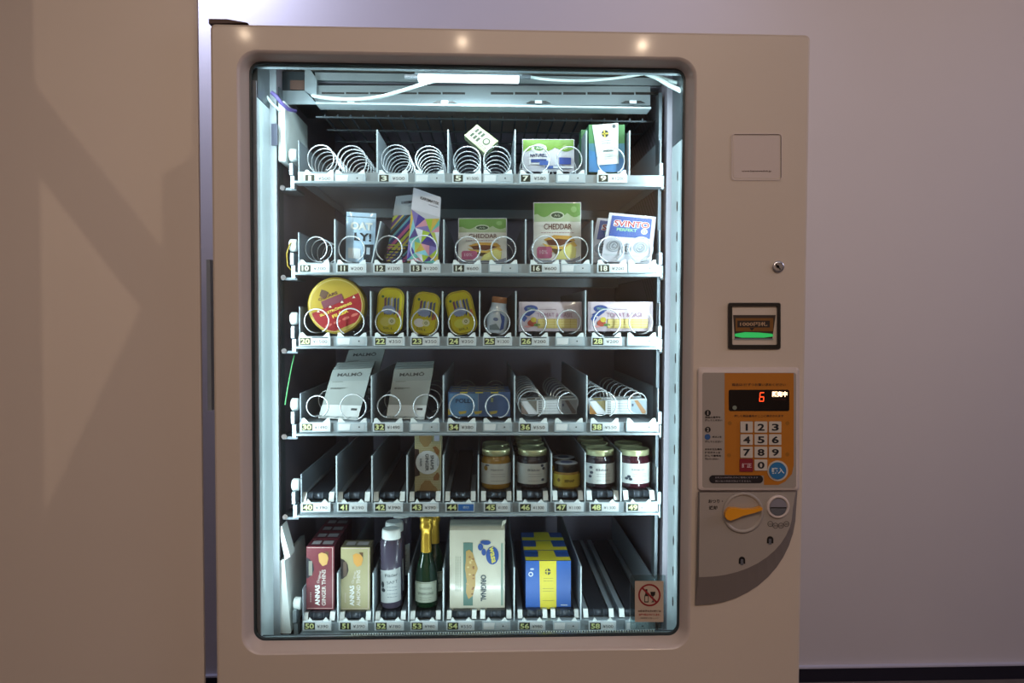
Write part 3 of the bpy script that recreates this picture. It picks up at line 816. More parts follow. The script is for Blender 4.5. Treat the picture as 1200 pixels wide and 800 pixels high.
def napkin(tl, tr, br, bl, Y, lab, seed, style):
    fr = Frame(P(*tl, Y), P(*tr, Y), P(*br, Y), P(*bl, Y), 34, 84)
    it = tilt_box('patterned_napkin_pack', lab, 'packet', fr, .02, 'film_white', group='tall patterned packets in slots 12 and 13', part='packet')
    q = MB(); rd = random.Random(seed)
    hh = 25
    if style == 0:
        cs = ['#3e2f66', '#c8d63c', '#6a4a9a', '#e0cf56', '#2f6d8c', '#1d2a34', '#58b4c8', '#2a3f9a', '#d65ca0']
        q.frect(fr, 0, hh, 34, 84, '#40306a', .0003)
        i = 0; x = -50
        while x < 34:
            w = rd.choice((2.5, 4, 5.5))
            # diagonal stripe clipped to the pack face
            pts = []
            for (a, b) in ((x, 84), (x+50, hh), (x+50+w, hh), (x+w, 84)):
                pts.append((a, b))
            # clip in u
            def clip(P_, lim, keepless):
                out = []
                for k in range(len(P_)):
                    A, B = P_[k], P_[(k+1) % len(P_)]
                    ia = A[0] <= lim if keepless else A[0] >= lim; ib = B[0] <= lim if keepless else B[0] >= lim
                    if ia: out.append(A)
                    if ia != ib:
                        tt = (lim-A[0])/(B[0]-A[0]); out.append((lim, A[1]+tt*(B[1]-A[1])))
                return out
            pts = clip(clip(pts, 34, True), 0, False) if True else pts
            if len(pts) > 2: q.fpoly(fr, pts, cs[i % len(cs)], .0006)
            x += w; i += 1
        for k in range(6):
            q.frect(fr, 0, 62+k*3.6, 20+rd.random()*9, 63.6+k*3.6, cs[(k*2+1) % len(cs)], .0009)
    else:
        cs = ['#8a7ac8', '#cfe05a', '#6ed0c0', '#e8c24a', '#4a3aa8', '#f0f4ff', '#e89ab0', '#8ad8e8', '#5a4a9a', '#b8d838']
        P0 = [(0, 25), (17, 32), (34, 27), (6, 45), (24, 47), (34, 44), (0, 60), (14, 62), (34, 64), (8, 74), (24, 76), (0, 84), (18, 84), (34, 84)]
        T = [(0, 1, 3), (0, 3, 6), (1, 4, 3), (1, 2, 4), (2, 5, 4), (3, 4, 7), (3, 7, 6), (4, 5, 8), (4, 8, 7), (6, 7, 9), (6, 9, 11), (7, 10, 9), (7, 8, 10), (8, 13, 10), (9, 12, 11), (9, 10, 12), (10, 13, 12)]
        for k, (a, b, c) in enumerate(T):
            A, B, C = P0[a], P0[b], P0[c]; m = ((A[0]+B[0])/2, (A[1]+B[1])/2)
            q.fpoly(fr, [A, m, C], cs[(k*3) % len(cs)], .0003); q.fpoly(fr, [m, B, C], cs[(k*3+4) % len(cs)], .0003)
    q.frect(fr, 0, 0, 34, hh, '#eceaf6' if style else '#a9b4bc', .0006)
    q.ftext(fr, 'KARISMATISK', 21, 9, 3.6, '#2c3240', w=23, bold=.02, d=.001)
    lines(q, fr, 20, 32, (13.5,), '#70788c', .8, .001)
    q.build('printed_film', it)
napkin((464, 230), (492, 227), (481, 308), (452, 306), PY+.03, 'striped purple and lime packet leaning back in slot 12', 3, 0)
napkin((484.5, 219.5), (516.5, 231), (513, 309), (476.5, 305), PY, 'tall white-headed packet with kaleidoscope pattern standing in slot 13', 5, 1)

def cheddar(x0, y0, x1, y1, Y, lab, txt):
    fr = PF(x0, y0, x1, y1, Y, .004)
    w, h = fr.w, fr.h; sy = h/68.0; sx = w/57.0
    it = tilt_box('cheddar_pack', lab, 'cheese', fr, .016, 'film_white', group='cheddar packs in slots 14 and 16', part='plastic_pack')
    q = MB(); s = lambda pts: [(a*sx, b*sy) for a, b in pts]
    q.frect(fr, .5, 21*sy, w-.5, h-.5, '#e9e6dc', .0004)
    q.fpoly(fr, s([(1, 1), (56, 1)]+[(56-55*i/14, 12+5*abs(math.sin(PI*3*i/14+.4))) for i in range(15)]), '#6fa644', .0008)
    q.fpoly(fr, s([(1, 12)]+[(1+55*i/14, 12+5*abs(math.sin(PI*3*(14-i)/14+.4))) for i in range(15)]+[(56, 22), (1, 22)]), '#b9cda0', .0006)
    q.fpoly(fr, s(ell(28, 15, 8.5, 4.5)), '#cfdcc0', .0012); q.fpoly(fr, s(ell(28, 15, 7, 3)), '#2d4a2c', .0016); q.ftext(fr, 'Arla', 28*sx, 15*sy, 2.6*sy, '#cfe0c4', w=7*sx, d=.002)
    q.fpoly(fr, s(ell(48, 8, 3.5, 3.5)), '#8fbf6c', .0012)
    q.ftext(fr, txt, 29*sx, 27.5*sy, 6.5*sy, '#6a3c34', w=33*sx, bold=.015, d=.0012)
    lines(q, fr, 9*sx, 48*sx, (34*sy,), '#a8787a', .7, .0012)
    # toasted sandwich
    q.fpoly(fr, s([(12, 42), (24, 37), (45, 38), (50, 43), (38, 47), (18, 46)]), '#dba23c', .0010)
    q.fpoly(fr, s([(15, 43), (28, 41), (40, 42), (46, 44), (32, 49), (18, 48)]), '#6e3a22', .0014)
    q.fpoly(fr, s([(10, 46), (20, 49), (34, 50), (48, 44), (52, 49), (36, 56), (22, 56)]), '#e8b84a', .0018)
    q.fpoly(fr, s([(20, 52), (34, 53), (44, 48), (36, 57), (26, 58)]), '#5e4426', .0022)
    q.fpoly(fr, s([(26, 64), (30, 56), (44, 47), (51, 52), (50, 62), (40, 64)]), '#e6dc7c', .0026)
    q.fpoly(fr, s(rr(4, 50, 22, 63, 3)), '#c05c82', .0026)
    q.ftext(fr, '10%', 12*sx, 56*sy, 4.5*sy, '#efd0dc', w=9*sx, d=.0032)
    q.fpoly(fr, s([(1, 62), (10, 65), (46, 65), (56, 60), (56, 67), (1, 67)]), '#8a90a0', .0012)
    q.build('printed_film', it)
cheddar(537, 255.5, 594, 308, PY+.005, 'smaller green-topped cheddar pack sunk between the coils of slot 14', 'CHEDDAR')
cheddar(625, 237, 681, 308, PY+.005, 'tall green-topped cheddar pack standing in slot 16', 'CHEDDAR')

def svinto(dx, dy, Y, lab, rot):
    fr = Frame(P(714+dx, 249+dy, Y), P(769+dx, 254+dy, Y), P(763+dx, 309+dy*.2, Y), P(704+dx, 306+dy*.2, Y), 58, 56, .004)
    it = tilt_box('steel_wool_bag', lab, 'packet', fr, .014, 'film_white', group='steel wool bags in slot 18', part='bag')
    q = MB(); q.frect(fr, 4, 3, 53, 27, '#3456a8', .0005)
    q.ftext(fr, 'SVINTO', 29, 11.5, 8, '#f0f0f4', w=44, bold=.09, d=.0009)
    q.ftext(fr, 'SVINTO', 29, 11.5, 7, '#b8262e', w=42, bold=.02, d=.0014)
    q.ftext(fr, 'PERFEKT', 24, 18.5, 3.4, '#8fd0a0', w=24, bold=.03, d=.0010)
    q.fpoly(fr, ell(45, 19, 4, 3.2), '#e4ecf4', .0010); q.fring(fr, 45, 19, 1.4, 2.2, '#3456a8', .0014)
    for cx, cy, rx_ in ((12, 38, 9), (43, 38, 9), (27, 41, 6)):
        q.fpoly(fr, ell(cx, cy, rx_, 7), '#9aa0aa', .0008)
        for k in range(5): q.fring(fr, cx+random.uniform(-1, 1), cy+random.uniform(-1, 1), rx_*.14*(k+1)*.9, rx_*.14*(k+1)*.9+.6, '#50565e' if k % 2 else '#c6ccd2', .0012+.0001*k, 14)
    q.frect(fr, 2, 47, 56, 49, '#c4ccd4', .0009)
    q.build('printed_film', it)
svinto(0, 0, PY, 'white and blue scouring bag standing in front in slot 18', 4)
svinto(-14, 6, PY+.035, 'second scouring bag half hidden behind the front one in slot 18', 4)

# ---- tray 3
Yc = PY+.002
c = P(394, 358, Yc); R = 33.2*KX(Yc)
it = thing('herring_tin', 'large round yellow and red fish tin standing behind coils of slot 20', 'tin', P(394, 391.2, Yc))
MB().lathe((c.x, Yc, c.z), [(R-.004, -.001), (R-.001, -.001), (R, .001), (R-.001, .004), (R-.001, .032), (R, .034), (R-.003, .035)], 'tin_gold', 40, 'y').build('can_body', it)
fr = PF(394-33, 358-33, 394+33, 358+33, Yc-.0012, 0, -22)
q = MB(); q.fpoly(fr, ell(33, 33, 30.6, 30.6, 44), 'tin_gold', .0002)
low = [(33+30.6*math.cos(math.radians(a)), 33+30.6*math.sin(math.radians(a))) for a in range(-8, 189, 6)]
q.fpoly(fr, low, 'tin_red', .0005)
q.fpoly(fr, [(33+30.2*math.cos(math.radians(a)), 33+30.2*math.sin(math.radians(a))) for a in range(62, 119, 6)], '#b09a3a', .0008)
q.frect(fr, 18, 22, 44, 31, '#7a3040', .0009)
for a in (0,): q.fpoly(fr, [(19, 15), (24, 9), (28, 12), (31, 16), (27, 18), (23, 21)], '#5c3a1e', .0009)
q.ftext(fr, 'OSKARS', 28, 19, 3.4, '#5c2a22', w=24, d=.0013, bold=.03)
q.ftext(fr, 'SURSTRÖMMING', 31, 36.5, 3.6, '#e8c848', w=40, d=.0013, bold=.04)
q.ftext(fr, 'FILÉER', 34, 43, 5, '#f0c83c', w=20, d=.0013, bold=.05)
for k in range(4):
    q.fpoly(fr, ell(16+k*11, 51, 4.4, 1.6), '#d86a5a', .0010)
    q.fpoly(fr, [(9+k*15, 32), (11.5+k*15, 30), (12.5+k*15, 33)], '#f0e8c8', .0014)
q.fring(fr, 33, 33, 30, 31, '#d0b860', .0010, 44)
q.build('printed_lid', it)

def fishtin(cx, cy, w, h, rot, lab, top):
    fr = PF(cx-w/2, cy-h/2, cx+w/2, cy+h/2, Yc, 0, rot)
    it = thing('sardine_tin', lab, 'tin', P(cx, cy+h/2, Yc), 'yellow fish tins in slots 22 to 24')
    o = rr(0, 0, w, h, w*.36, 7)
    q = MB(); q.prism([fr.pt(u, v, 0) for u, v in o], (0, .022, 0), 'tin_yellow', smooth=False); q.build('can_body', it, bevel=.0012)
    q = MB(); i = rr(1.7, 1.7, w-1.7, h-1.7, w*.32, 7)
    n = len(o); o2 = rr(.7, .7, w-.7, h-.7, w*.34, 7)
    q.add([fr.pt(u, v, .0006) for u, v in o2]+[fr.pt(u, v, .0018) for u, v in i], [(k, (k+1) % n, n+(k+1) % n, n+k) for k in range(n)], 'tin_gold')
    q.build('rim', it)
    q = MB(); q.fpoly(fr, i, 'tin_yellow', .0005)
    for k in range(5):
        x = w*.26+k*w*.12
        q.fpoly(fr, [(x, h*.24), (x+w*.08, h*.2), (x+w*.1, h*.55), (x+w*.03, h*.6)], ['#7a4a6a', '#4a6a9c', '#c8d2e2', '#38508e', '#5a6a7a'][k], .0008+.0001*k)
    q.fpoly(fr, ell(w*.45, h*.48, w*.24, h*.10), '#9ab0e0', .0016)
    q.fpoly(fr, ell(w*.36, h*.74, w*.2, h*.1), top, .0014)
    q.fpoly(fr, ell(w*.6, h*.72, w*.14, h*.08), '#e9e7b4', .0018); q.fring(fr, w*.6, h*.72, 1, 1.8, '#6a7a3a', .0022, 14)
    q.fpoly(fr, [(w*.75, h*.5), (w*.9, h*.46), (w*.92, h*.6), (w*.78, h*.64)], '#d06a3a', .0012)
    q.fpoly(fr, ell(w*.2, h*.2, 1.6, 1.6, 10), '#3c7a3c', .0012)
    q.ftext(fr, 'SILL', w*.48, h*.88, 2.6, '#3a5a2a', w=w*.4, d=.0012)
    q.build('printed_lid', it)
fishtin(457, 364, 31, 54, 4, 'upright yellow fish tin in slot 22', '#e4dc60')
fishtin(498, 367, 32, 50, 10, 'yellow fish tin leaning right in slot 23', '#f0f0f0')
fishtin(540.5, 366, 32, 51, -12, 'yellow fish tin leaning left in slot 24', '#dfe24a')

# salt jar with cork, leaning
Yb = PY+.012
a0, a1 = P(581, 390, Yb), P(585.5, 349, Yb)
ax = (a1-a0); Lh = ax.length; ax.normalize(); k = KX(Yb)
it = thing('salt_jar', 'small white and blue jar with brown cork leaning in slot 25', 'jar', a0)
def lean_lathe(prof, mat, n=24):
    x = Vector((0, 1, 0)).cross(ax).normalized(); y = ax.cross(x)
    L = [[a0+ax*h+(x*math.cos(2*PI*i/n)+y*math.sin(2*PI*i/n))*r for i in range(n)] for r, h in prof]
    m = MB(); m.rings(L, mat); m.add(L[0], [list(range(n))], mat); m.add(L[-1], [list(range(n))], mat); return m
lean_lathe([(11*k, 0), (12.5*k, 2*k), (12.5*k, 17*k), (11*k, 25*k), (9*k, 31*k), (8.8*k, 35*k)], 'porcelain').build('jar_body', it)
lean_lathe([(8.6*k, 35*k), (9*k, 36*k), (8.8*k, 41.5*k), (8*k, 42.3*k)], 'mat_cork' if False else '#b4713e').build('cork_lid', it)
fr = Frame(a0+ax*28*k+Vector((-11*k, -12.7*k, 0)), a0+ax*28*k+Vector((11*k, -12.7*k, 0)), a0+Vector((11*k, -12.7*k, 2*k)), a0+Vector((-11*k, -12.7*k, 2*k)), 22, 26)
class Lean:
    curved = True; w = 22; h = 26
    def pt(s, u, v, d=0):
        hh = (28-v)*k; a = (u-11)*k/(12.5*k); x = Vector((0, 1, 0)).cross(ax).normalized()
        if x.x < 0: x = -x
        r = 12.5*k+d if hh < 17*k else (12.5-1.5*(hh/k-17)/8)*k+d
        return a0+ax*hh+x*(math.sin(a)*r)+Vector((0, -1, 0))*(math.cos(a)*r)
lf = Lean()
q = MB(); q.fpoly(lf, [(13, 4), (20, 8), (20, 22), (15, 25), (16, 14)], '#3a5cae', .0004); q.fpoly(lf, [(2, 20), (10, 17), (16, 24), (3, 25)], '#7f96a0', .0004); q.fpoly(lf, ell(9, 12, 3, 2), '#6d86b8', .0004)
q.build('printed_label', it)

def bar(x0, x1, lab):
    fr = PF(x0, 353.5, x1, 388, PY+.003, .004)
    it = tilt_box('crispbread_bar', lab, 'snack', fr, .02, 'film_pink', group='tomato and basil crispbread bars', part='wrapper')
    q = MB(); w = fr.w; s = w/74
    for e in (0.2, w-4): 
        for kx in range(3): q.frect(fr, e+kx*1.3, 1, e+kx*1.3+.5, 33, '#b8a8ae', .0006)
    q.fpoly(fr, ell(14*s, 8, 8, 4.2), '#2f4f9e', .0008); q.ftext(fr, 'Wasa', 14*s, 8, 3.2, '#9fd0a8', w=9, d=.0014)
    q.fpoly(fr, [(4*s, 15), (11*s, 11), (19*s, 12), (12*s, 17)], '#2f4f9e', .0009); q.fpoly(fr, [(3*s, 20), (6*s, 15), (10*s, 19), (6*s, 24)], '#3a5cb0', .0009)
    q.ftext(fr, 'TOMAT & BASIL', 42*s, 15.5, 5, '#a06488', w=42*s, d=.0012)
    lines(q, fr, 24*s, 44*s, (8.5,), '#9c8890', .8, .0009)
    q.frect(fr, 22*s, 20, 68*s, 31, '#dcc46c', .0010)
    for kx in range(5): q.frect(fr, (22+kx*9.4)*s, 20, (22.6+kx*9.4)*s, 31, '#b89a44', .0013)
    for ky in range(3): q.frect(fr, 22*s, 22+ky*3, 68*s, 22.5+ky*3, '#efe0a0', .0013)
    q.fpoly(fr, ell(15*s, 25, 5, 4), '#c0503a', .0010); q.fpoly(fr, ell(17*s, 21, 3.4, 3), '#d8c23c', .0014); q.fpoly(fr, ell(21*s, 27, 4, 1.6), '#5a8a3c', .0012); q.fpoly(fr, ell(10*s, 29, 4, 1.2), '#e8a0a0', .0012)
    q.build('printed_film', it)
    return it
it = bar(608, 682, 'crispbread bar in slot 26, partly shaded wrapper')
bar(689, 765, 'crispbread bar at the right end of the tray, slot 28')

# ---- tray 4 : leaning packets
def malmo(dx, dy, dY, lab, grp, base=0, tall=0):
    z0 = FLOORZ[3]
    def at(px, py, Y): return P(px, py, Y)
    if base == 0: c = [(390, 433), (436, 431), (419, 492), (373, 489.5)]
    else: c = [(462, 432.5), (508, 431), (497, 491.5), (452.5, 490)]
    Yb, Yt = PY+.012+dY, PY+.035+dY
    tl, tr = P(c[0][0], c[0][1], PY+.035), P(c[1][0], c[1][1], PY+.035)
    br, bl = P(c[2][0], c[2][1], PY+.012), P(c[3][0], c[3][1], PY+.012)
    off = Vector((dx, dY, dy))
    fr = Frame(tl+off, tr+off, br+off, bl+off, 46, 62)
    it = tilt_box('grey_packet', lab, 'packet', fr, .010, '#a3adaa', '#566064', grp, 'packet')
    q = MB()
    q.frect(fr, .5, .5, 45.5, 15, '#93a09f', .0003)
    q.frect(fr, 0, 45, 46, 62, '#e6ecec', .0004)
    q.ftext(fr, 'MALMÖ', 22, 6.8, 5, '#30383c', w=29, bold=.03, d=.0006)
    lines(q, fr, 4, 16, (15.5, 24.5), '#66706e', .8, .0006); lines(q, fr, 4, 22, (23.5,), '#56605e', .9, .0006)
    q.frect(fr, 0, 58.5, 46, 61, '#b8c4c4', .0006)
    q.frect(fr, 35, 48.5, 42, 51, '#3a4044', .0006)
    for kx in (6, 18, 32): q.fpoly(fr, [(kx, 61.5), (kx+4, 58.8), (kx+7, 58.8), (kx+3, 61.5)], '#8a979a', .0009)
    q.build('printed_front', it)
    return it
g = 'grey packets queued behind the coils'
names = ['front grey packet of the leftmost stack', 'second grey packet of the leftmost stack, just behind the front one', 'third grey packet from the front of the leftmost stack', 'fourth grey packet from the front of the leftmost stack']
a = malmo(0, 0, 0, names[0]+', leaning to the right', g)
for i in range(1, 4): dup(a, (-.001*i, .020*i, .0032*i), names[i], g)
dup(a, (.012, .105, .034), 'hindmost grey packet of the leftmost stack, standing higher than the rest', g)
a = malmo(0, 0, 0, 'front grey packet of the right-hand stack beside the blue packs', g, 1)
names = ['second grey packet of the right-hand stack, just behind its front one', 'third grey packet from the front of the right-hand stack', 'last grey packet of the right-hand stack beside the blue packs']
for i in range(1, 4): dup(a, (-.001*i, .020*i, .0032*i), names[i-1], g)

def bluepack(i):
    Y = PY+.005+.045*i
    tl, tr = P(525, 459, PY+.005), P(598, 459, PY+.005); br, bl = P(598, 488, PY+.005), P(525, 488, PY+.005)
    off = Vector((0, .045*i, 0))
    fr = Frame(tl+off, tr+off, br+off, bl+off, 73, 29)
    it = tilt_box('blue_snack_pack', ['front blue pack with yellow marks behind coils of slot 34', 'middle blue pack with yellow marks in slot 34', 'hindmost blue pack with yellow marks in slot 34'][i], 'packet', fr, .036, '#46699f', '#3a5a94', 'blue packs in slot 34', 'carton')
    q = MB(); q.frect(fr, 1, 2, 35, 28, '#5f98cc', .0003); q.frect(fr, 35, 1, 36, 28, '#8aa2c0', .0005)
    for x in (12, 30, 48): q.fpoly(fr, [(x, 23), (x+10, 22), (x+9, 25), (x+2, 26.5)], '#c8b44a', .0006); q.frect(fr, x+2, 0, x+11, 1.6, '#d8cc4a', .0006)
    q.frect(fr, 0, 20, 3, 27, '#d8b84a', .0006)
    q.ftext(fr, 'POLLY', 20, 10.5, 5, '#26466e', w=22, bold=.02, d=.0007); q.frect(fr, 50, 7, 53, 12, '#a8bc8c', .0006)
    q.build('printed_front', it)
    # yellow scalloped tops
    q = MB(); zt = fr.pt(0, 0).z
    for x in (3, 21, 40, 57):
        aa = fr.pt(x, 0); bb = fr.pt(x+10, 0)
        q.add([aa+Vector((0, .006, .0004)), bb+Vector((0, .006, .0004)), bb+Vector((0, .014, .0004)), aa+Vector((0, .014, .0004))], [(0, 1, 2, 3)], '#d8cc4a')
    q.build('printed_top', it)
for i in range(3): bluepack(i)

def strip(x0, x1, warm, lab, dY=0):
    tl, tr = P(x0, 470, PY+.006), P(x1, 467, PY+.006); br, bl = P(x1, 485, PY+.006), P(x0, 485, PY+.006)
    off = Vector((0, dY, 0)); fr = Frame(tl+off, tr+off, br+off, bl+off, 62, 17)
    it = tilt_box('candy_strip_pack', lab, 'packet', fr, .016, '#c8d4d8', None, 'small flat packs in slots 36 and 38', 'wrapper')
    q = MB()
    q.fpoly(fr, [(0, 0), (6, 0), (18, 17), (8, 17)], '#e8ecf2', .0005); q.fpoly(fr, [(0, 4), (8, 17), (0, 17)], '#8a7870' if not warm else '#b07a3c', .0004); q.fpoly(fr, [(7, 0), (17, 0), (17, 14)], '#7c7a70' if not warm else '#968a58', .0004)
    q.frect(fr, 17, 0, 30, 17, '#e6ecee', .0004)
    for kx in range(9): q.frect(fr, 19, 1+kx*1.75, 23, 1+kx*1.75+.8, '#2c3438', .0007)
    q.frect(fr, 30, 1.5, 44, 16, '#dfe6ea', .0004); lines(q, fr, 25, 44, (4, 7, 10, 13), '#98a4aa', .5, .0007)
    q.frect(fr, 45, 1, 62, 16.5, '#808890' if not warm else '#94a8b4', .0004)
    q.fpoly(fr, [(48, 1), (52, 1), (61, 14), (60, 16.5), (57, 16.5)], '#5a5250' if not warm else '#a8743c', .0007)
    q.frect(fr, 45.5, 5, 47.5, 8, '#2a3a5a', .0009)
    q.build('printed_film', it)
    return it
a = strip(611, 676, False, 'silver flat pack at the front of slot 36'); dup(a, (0, .045, 0), 'flat pack right behind the silver and brown one')
a = strip(691, 758, True, 'orange and silver flat pack at the front of slot 38'); dup(a, (0, .05, 0), 'flat pack right behind the orange and silver one')

# ---- tray 5
Z5 = P(560, 588.5-13.5, TY+.02).z
fr = PF(486, 508.5, 517, 576, PY+.002)
it = tilt_box('ginger_snaps_box', 'tall checked cream box of ginger snaps with round label in slot 43', 'box', fr, .045, '#ddd8b4', '#b9b18c')
q = MB()
for i in range(15): q.frect(fr, .6+i*2, 0, 1.4+i*2, 67.5, '#8e8650', .0003)
for i in range(33): q.frect(fr, 0, .6+i*2, 31, 1.3+i*2, '#b4ab78', .0005)
q.fpoly(fr, [(5, 0), (20, 0), (20, 8), (16, 14), (11, 15), (6, 9)], '#a3824c', .0008)
q.fpoly(fr, [(5, 67.5), (7, 60), (12, 54), (18, 54), (21, 59), (26, 63), (27, 67.5)], '#a3824c', .0008)
q.fpoly(fr, [(21, 15), (25, 14), (29, 19), (28, 25), (25, 23)], '#94602e', .0008); q.fpoly(fr, [(22, 50), (27, 44), (29, 48), (28, 54), (22, 54)], '#94602e', .0008)
q.fpoly(fr, [(0, 17), (5, 18), (6, 48), (0, 50)], '#3c2a26', .0008)
q.fpoly(fr, ell(15, 33, 13.8, 13.8, 32), '#dce6ea', .0010)
q.ftext(fr, 'GINGER', 14.5, 33, 4, '#2e4450', w=20, ang=90, d=.0014, bold=.02); q.ftext(fr, 'SNAPS', 20.5, 33, 4, '#2e4450', w=17, ang=90, d=.0014, bold=.02)
q.ftext(fr, 'NYÅKERS', 7.5, 33, 3.2, '#2e4450', w=9, ang=90, d=.0014, bold=.02); lines(q, fr, 26, 28, (28, 30, 32, 34, 36), '#5c7c9c', .6, .0014)
q.frect(fr, 23, 1, 29, 8, '#b8bcd0', .0009)
q.build('printed_front', it)

def jar(cx, ytop, wpx, content, lab, name='jam_jar', cat='jar', group='jam jars on the belts', kind=0, Ybase=None):
    """ytop: pixel row of the lid's front upper rim"""
    Yf = PY+.002; kk = KX(Yf); R = wpx/2*kk
    cxw = P(cx, 560, Yf).x
    c0 = Vector((cxw, Yf+R, Z5)); H_ = (P(cx, ytop, Yf).z-Z5)
    it = thing(name, lab, cat, c0, group)
    if kind == 0:
        MB().lathe(c0, [(R*.90, 0), (R*.98, .002), (R, .006), (R, H_*.70), (R*.93, H_*.77), (R*.86, H_*.80), (R*.86, H_*.90)], content, 32).build('glass_jar', it)
        n = 32
        MB().lathe(c0, [(R*.90, H_*.845), (R*.93, H_*.85), (R*.93, H_*.98), (R*.90, H_), (R*.80, H_), (R*.78, H_-.0012), (.0005, H_-.0012)], 'gold_lid', 32).build('lid', it)
        fr = Drum(c0, R, wpx, 40, c0.z+H_*.66, c0.z+H_*.14)
        q = MB(); q.fpoly(fr, rr(-8, 0, wpx+8, 40, 1, 2), '#dfe4de', .0005)
        wc = wpx/2
        if content == 'jam_amber': q.fpoly(fr, ell(wc-13, 9, 2.6, 5), '#b08a2a', .0010); q.fpoly(fr, ell(wc-11, 3, 3, 1.5), '#41506a', .0010)
        elif name.endswith('jar') and kind == 0:
            for dx, dy in ((-13, 8), (-12, 18), (-14, 26)) if '48' in lab else ((11, 4), (13, 10), (12, 32)) if '46' in lab else ((-10, 26), (-13, 30), (-8, 31)):
                q.fpoly(fr, ell(wc+dx, dy, 2.2, 2.8), '#3c4656', .0010)
        tx = {'45': 'Hjortron', '46': 'Blåbär', '48': 'Elder', '49': 'Lingon'}
        t_ = [v for k_, v in tx.items() if k_ in lab]
        if t_: q.ftext(fr, t_[0], wc+1, 12, 4.5, '#525c6a', w=15, d=.0010, bold=.01)
        lines(q, fr, wc-6, wc+11, (20, 24.5, 33), '#8a929a', .8, .0010)
        q.build('paper_label', it)
    else:
        MB().lathe(c0, [(R*.9, 0), (R, .002), (R, H_*.60), (R*.92, H_*.66), (R*.86, H_*.68), (R*.86, H_*.72)], 'jam_amber', 32).build('glass_jar', it)
        MB().lathe(c0, [(R*.86, H_*.66), (R*.88, H_*.68), (R*.88, H_*.98), (R*.85, H_)], 'black_plastic', 32).build('lid', it)
        q = MB(); q.lathe(c0, [(R*.84, H_), (R*.83, H_+.0008), (R*.45, H_+.0010)], '#c6ced8', 28, cap=False); q.lathe(c0, [(R*.45, H_+.0010), (.0004, H_+.0010)], '#54689a', 28, cap=False); q.build('lid_label', it)
        fr = Drum(c0, R, wpx, 20, c0.z+H_*.60, c0.z+H_*.10)
        q = MB(); q.fpoly(fr, rr(-6, 0, wpx+6, 20, 1, 2), '#d8bc34', .0005); q.ftext(fr, 'SENAP', wpx/2+2, 10, 4.6, '#4a3a1a', w=12, d=.0010, bold=.03); q.fpoly(fr, ell(wpx/2-11, 9, 2, 3), '#8a6a1e', .0010)
        q.build('paper_label', it)
    return it, R
def jar_row(slot, cx, ytop, wpx, content, desc, nb, **kw):
    a, R = jar(cx, ytop, wpx, content, f'{desc} at the front of slot {slot}', **kw)
    for i in range(1, nb+1):
        o = {1: 'second', 2: 'third', 3: 'fourth'}[i]
        dup(a, (0, i*(2*R+.002), 0), f'{o} jar from the front, queued behind the {desc.split(" jar")[0]} jar')
jar_row('45', 581.5, 528, 36, 'jam_amber', 'amber jam jar with a cream label', 1)
jar_row('46', 625, 528, 37, 'jam_dark', 'dark blueberry jam jar with white label', 3)
jar_row('47', 665.5, 545, 33, 'jam_amber', 'small squat mustard jar with black lid and yellow label', 1, name='mustard_jar', group='small mustard jars', kind=1)
jar_row('48', 705, 528, 37, 'jam_dark', 'dark jam jar with berry drawing down its label', 2)
jar_row('49', 747, 528, 38, 'jam_plum', 'plum red jam jar', 1)

# ---- tray 6
Z6 = P(560, 727.5-13.5, TY+.02).z
def thins(x0, y0, x1, y1, col, side, lab, txt, cookie, dark):
    fr = PF(x0, y0, x1, y1, PY+.002)
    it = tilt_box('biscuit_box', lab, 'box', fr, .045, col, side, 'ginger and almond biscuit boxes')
    q = MB(); w, h = fr.w, fr.h
    q.frect(fr, 1.2, 1.2, w-1.2, 1.8, '#e0c8c0', .0004); q.frect(fr, w-2.0, 1.2, w-1.4, h-1.5, '#e0c8c0', .0004); q.frect(fr, 1.2, h-1.9, w-1.2, h-1.4, '#e0c8c0', .0004)
    q.fpoly(fr, [(0, 13), (4, 15), (8, 20), (9, 27), (7, 33), (2, 37), (0, 37)], dark, .0004)
    q.frect(fr, 2.8, 17, 7, 34, '#8c8c80' if col != '#b0a878' else '#6a5646', .0007)
    q.fpoly(fr, [(14, 9), (18, 7), (24, 9), (26, 14), (24, 21), (19, 23), (15, 18)], cookie, .0005); q.fpoly(fr, [(21, 6), (26, 6), (26, 12)], '#6a4a2a', .0006)
    q.ftext(fr, 'ANNAS', 13, h-17, 5.6, '#eef0ea', w=24, ang=-90, bold=.04, d=.0008)
    q.ftext(fr, txt, 20.5, h-26, 4.6, '#e4dcd2', w=42, ang=-90, d=.0008, bold=.01)
    q.ftext(fr, 'Original', 15.5, h-38, 3.6, '#e4dcd2', w=14, ang=-78, d=.0008)
    lines(q, fr, 4.5, 6, (h-20, h-18, h-16, h-14, h-12, h-10), '#d8c4ba', .7, .0007)
    q.build('printed_front', it)
    q = MB(); a, b = fr.pt(3, 0), fr.pt(w-3, 0)
    for s0, s1 in ((.05, .42), (.52, .98)):
        A = a.lerp(b, s0); B = a.lerp(b, s1)
        q.add([A+Vector((0, .012, .0006)), B+Vector((0, .012, .0006)), B+Vector((0, .034, .0006)), A+Vector((0, .034, .0006))], [(0, 1, 2, 3)], '#a8a4a8')
    q.build('printed_top', it)
    return it
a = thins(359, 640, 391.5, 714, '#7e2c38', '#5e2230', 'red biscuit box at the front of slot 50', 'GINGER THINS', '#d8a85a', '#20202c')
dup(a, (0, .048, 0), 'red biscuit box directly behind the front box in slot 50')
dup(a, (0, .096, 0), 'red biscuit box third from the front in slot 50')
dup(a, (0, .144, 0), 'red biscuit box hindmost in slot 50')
a = thins(399.5, 641, 433.5, 714.5, '#b0a878', '#6a6248', 'beige biscuit box at the front of slot 51', 'ALMOND THINS', '#e0a044', '#2c201c')

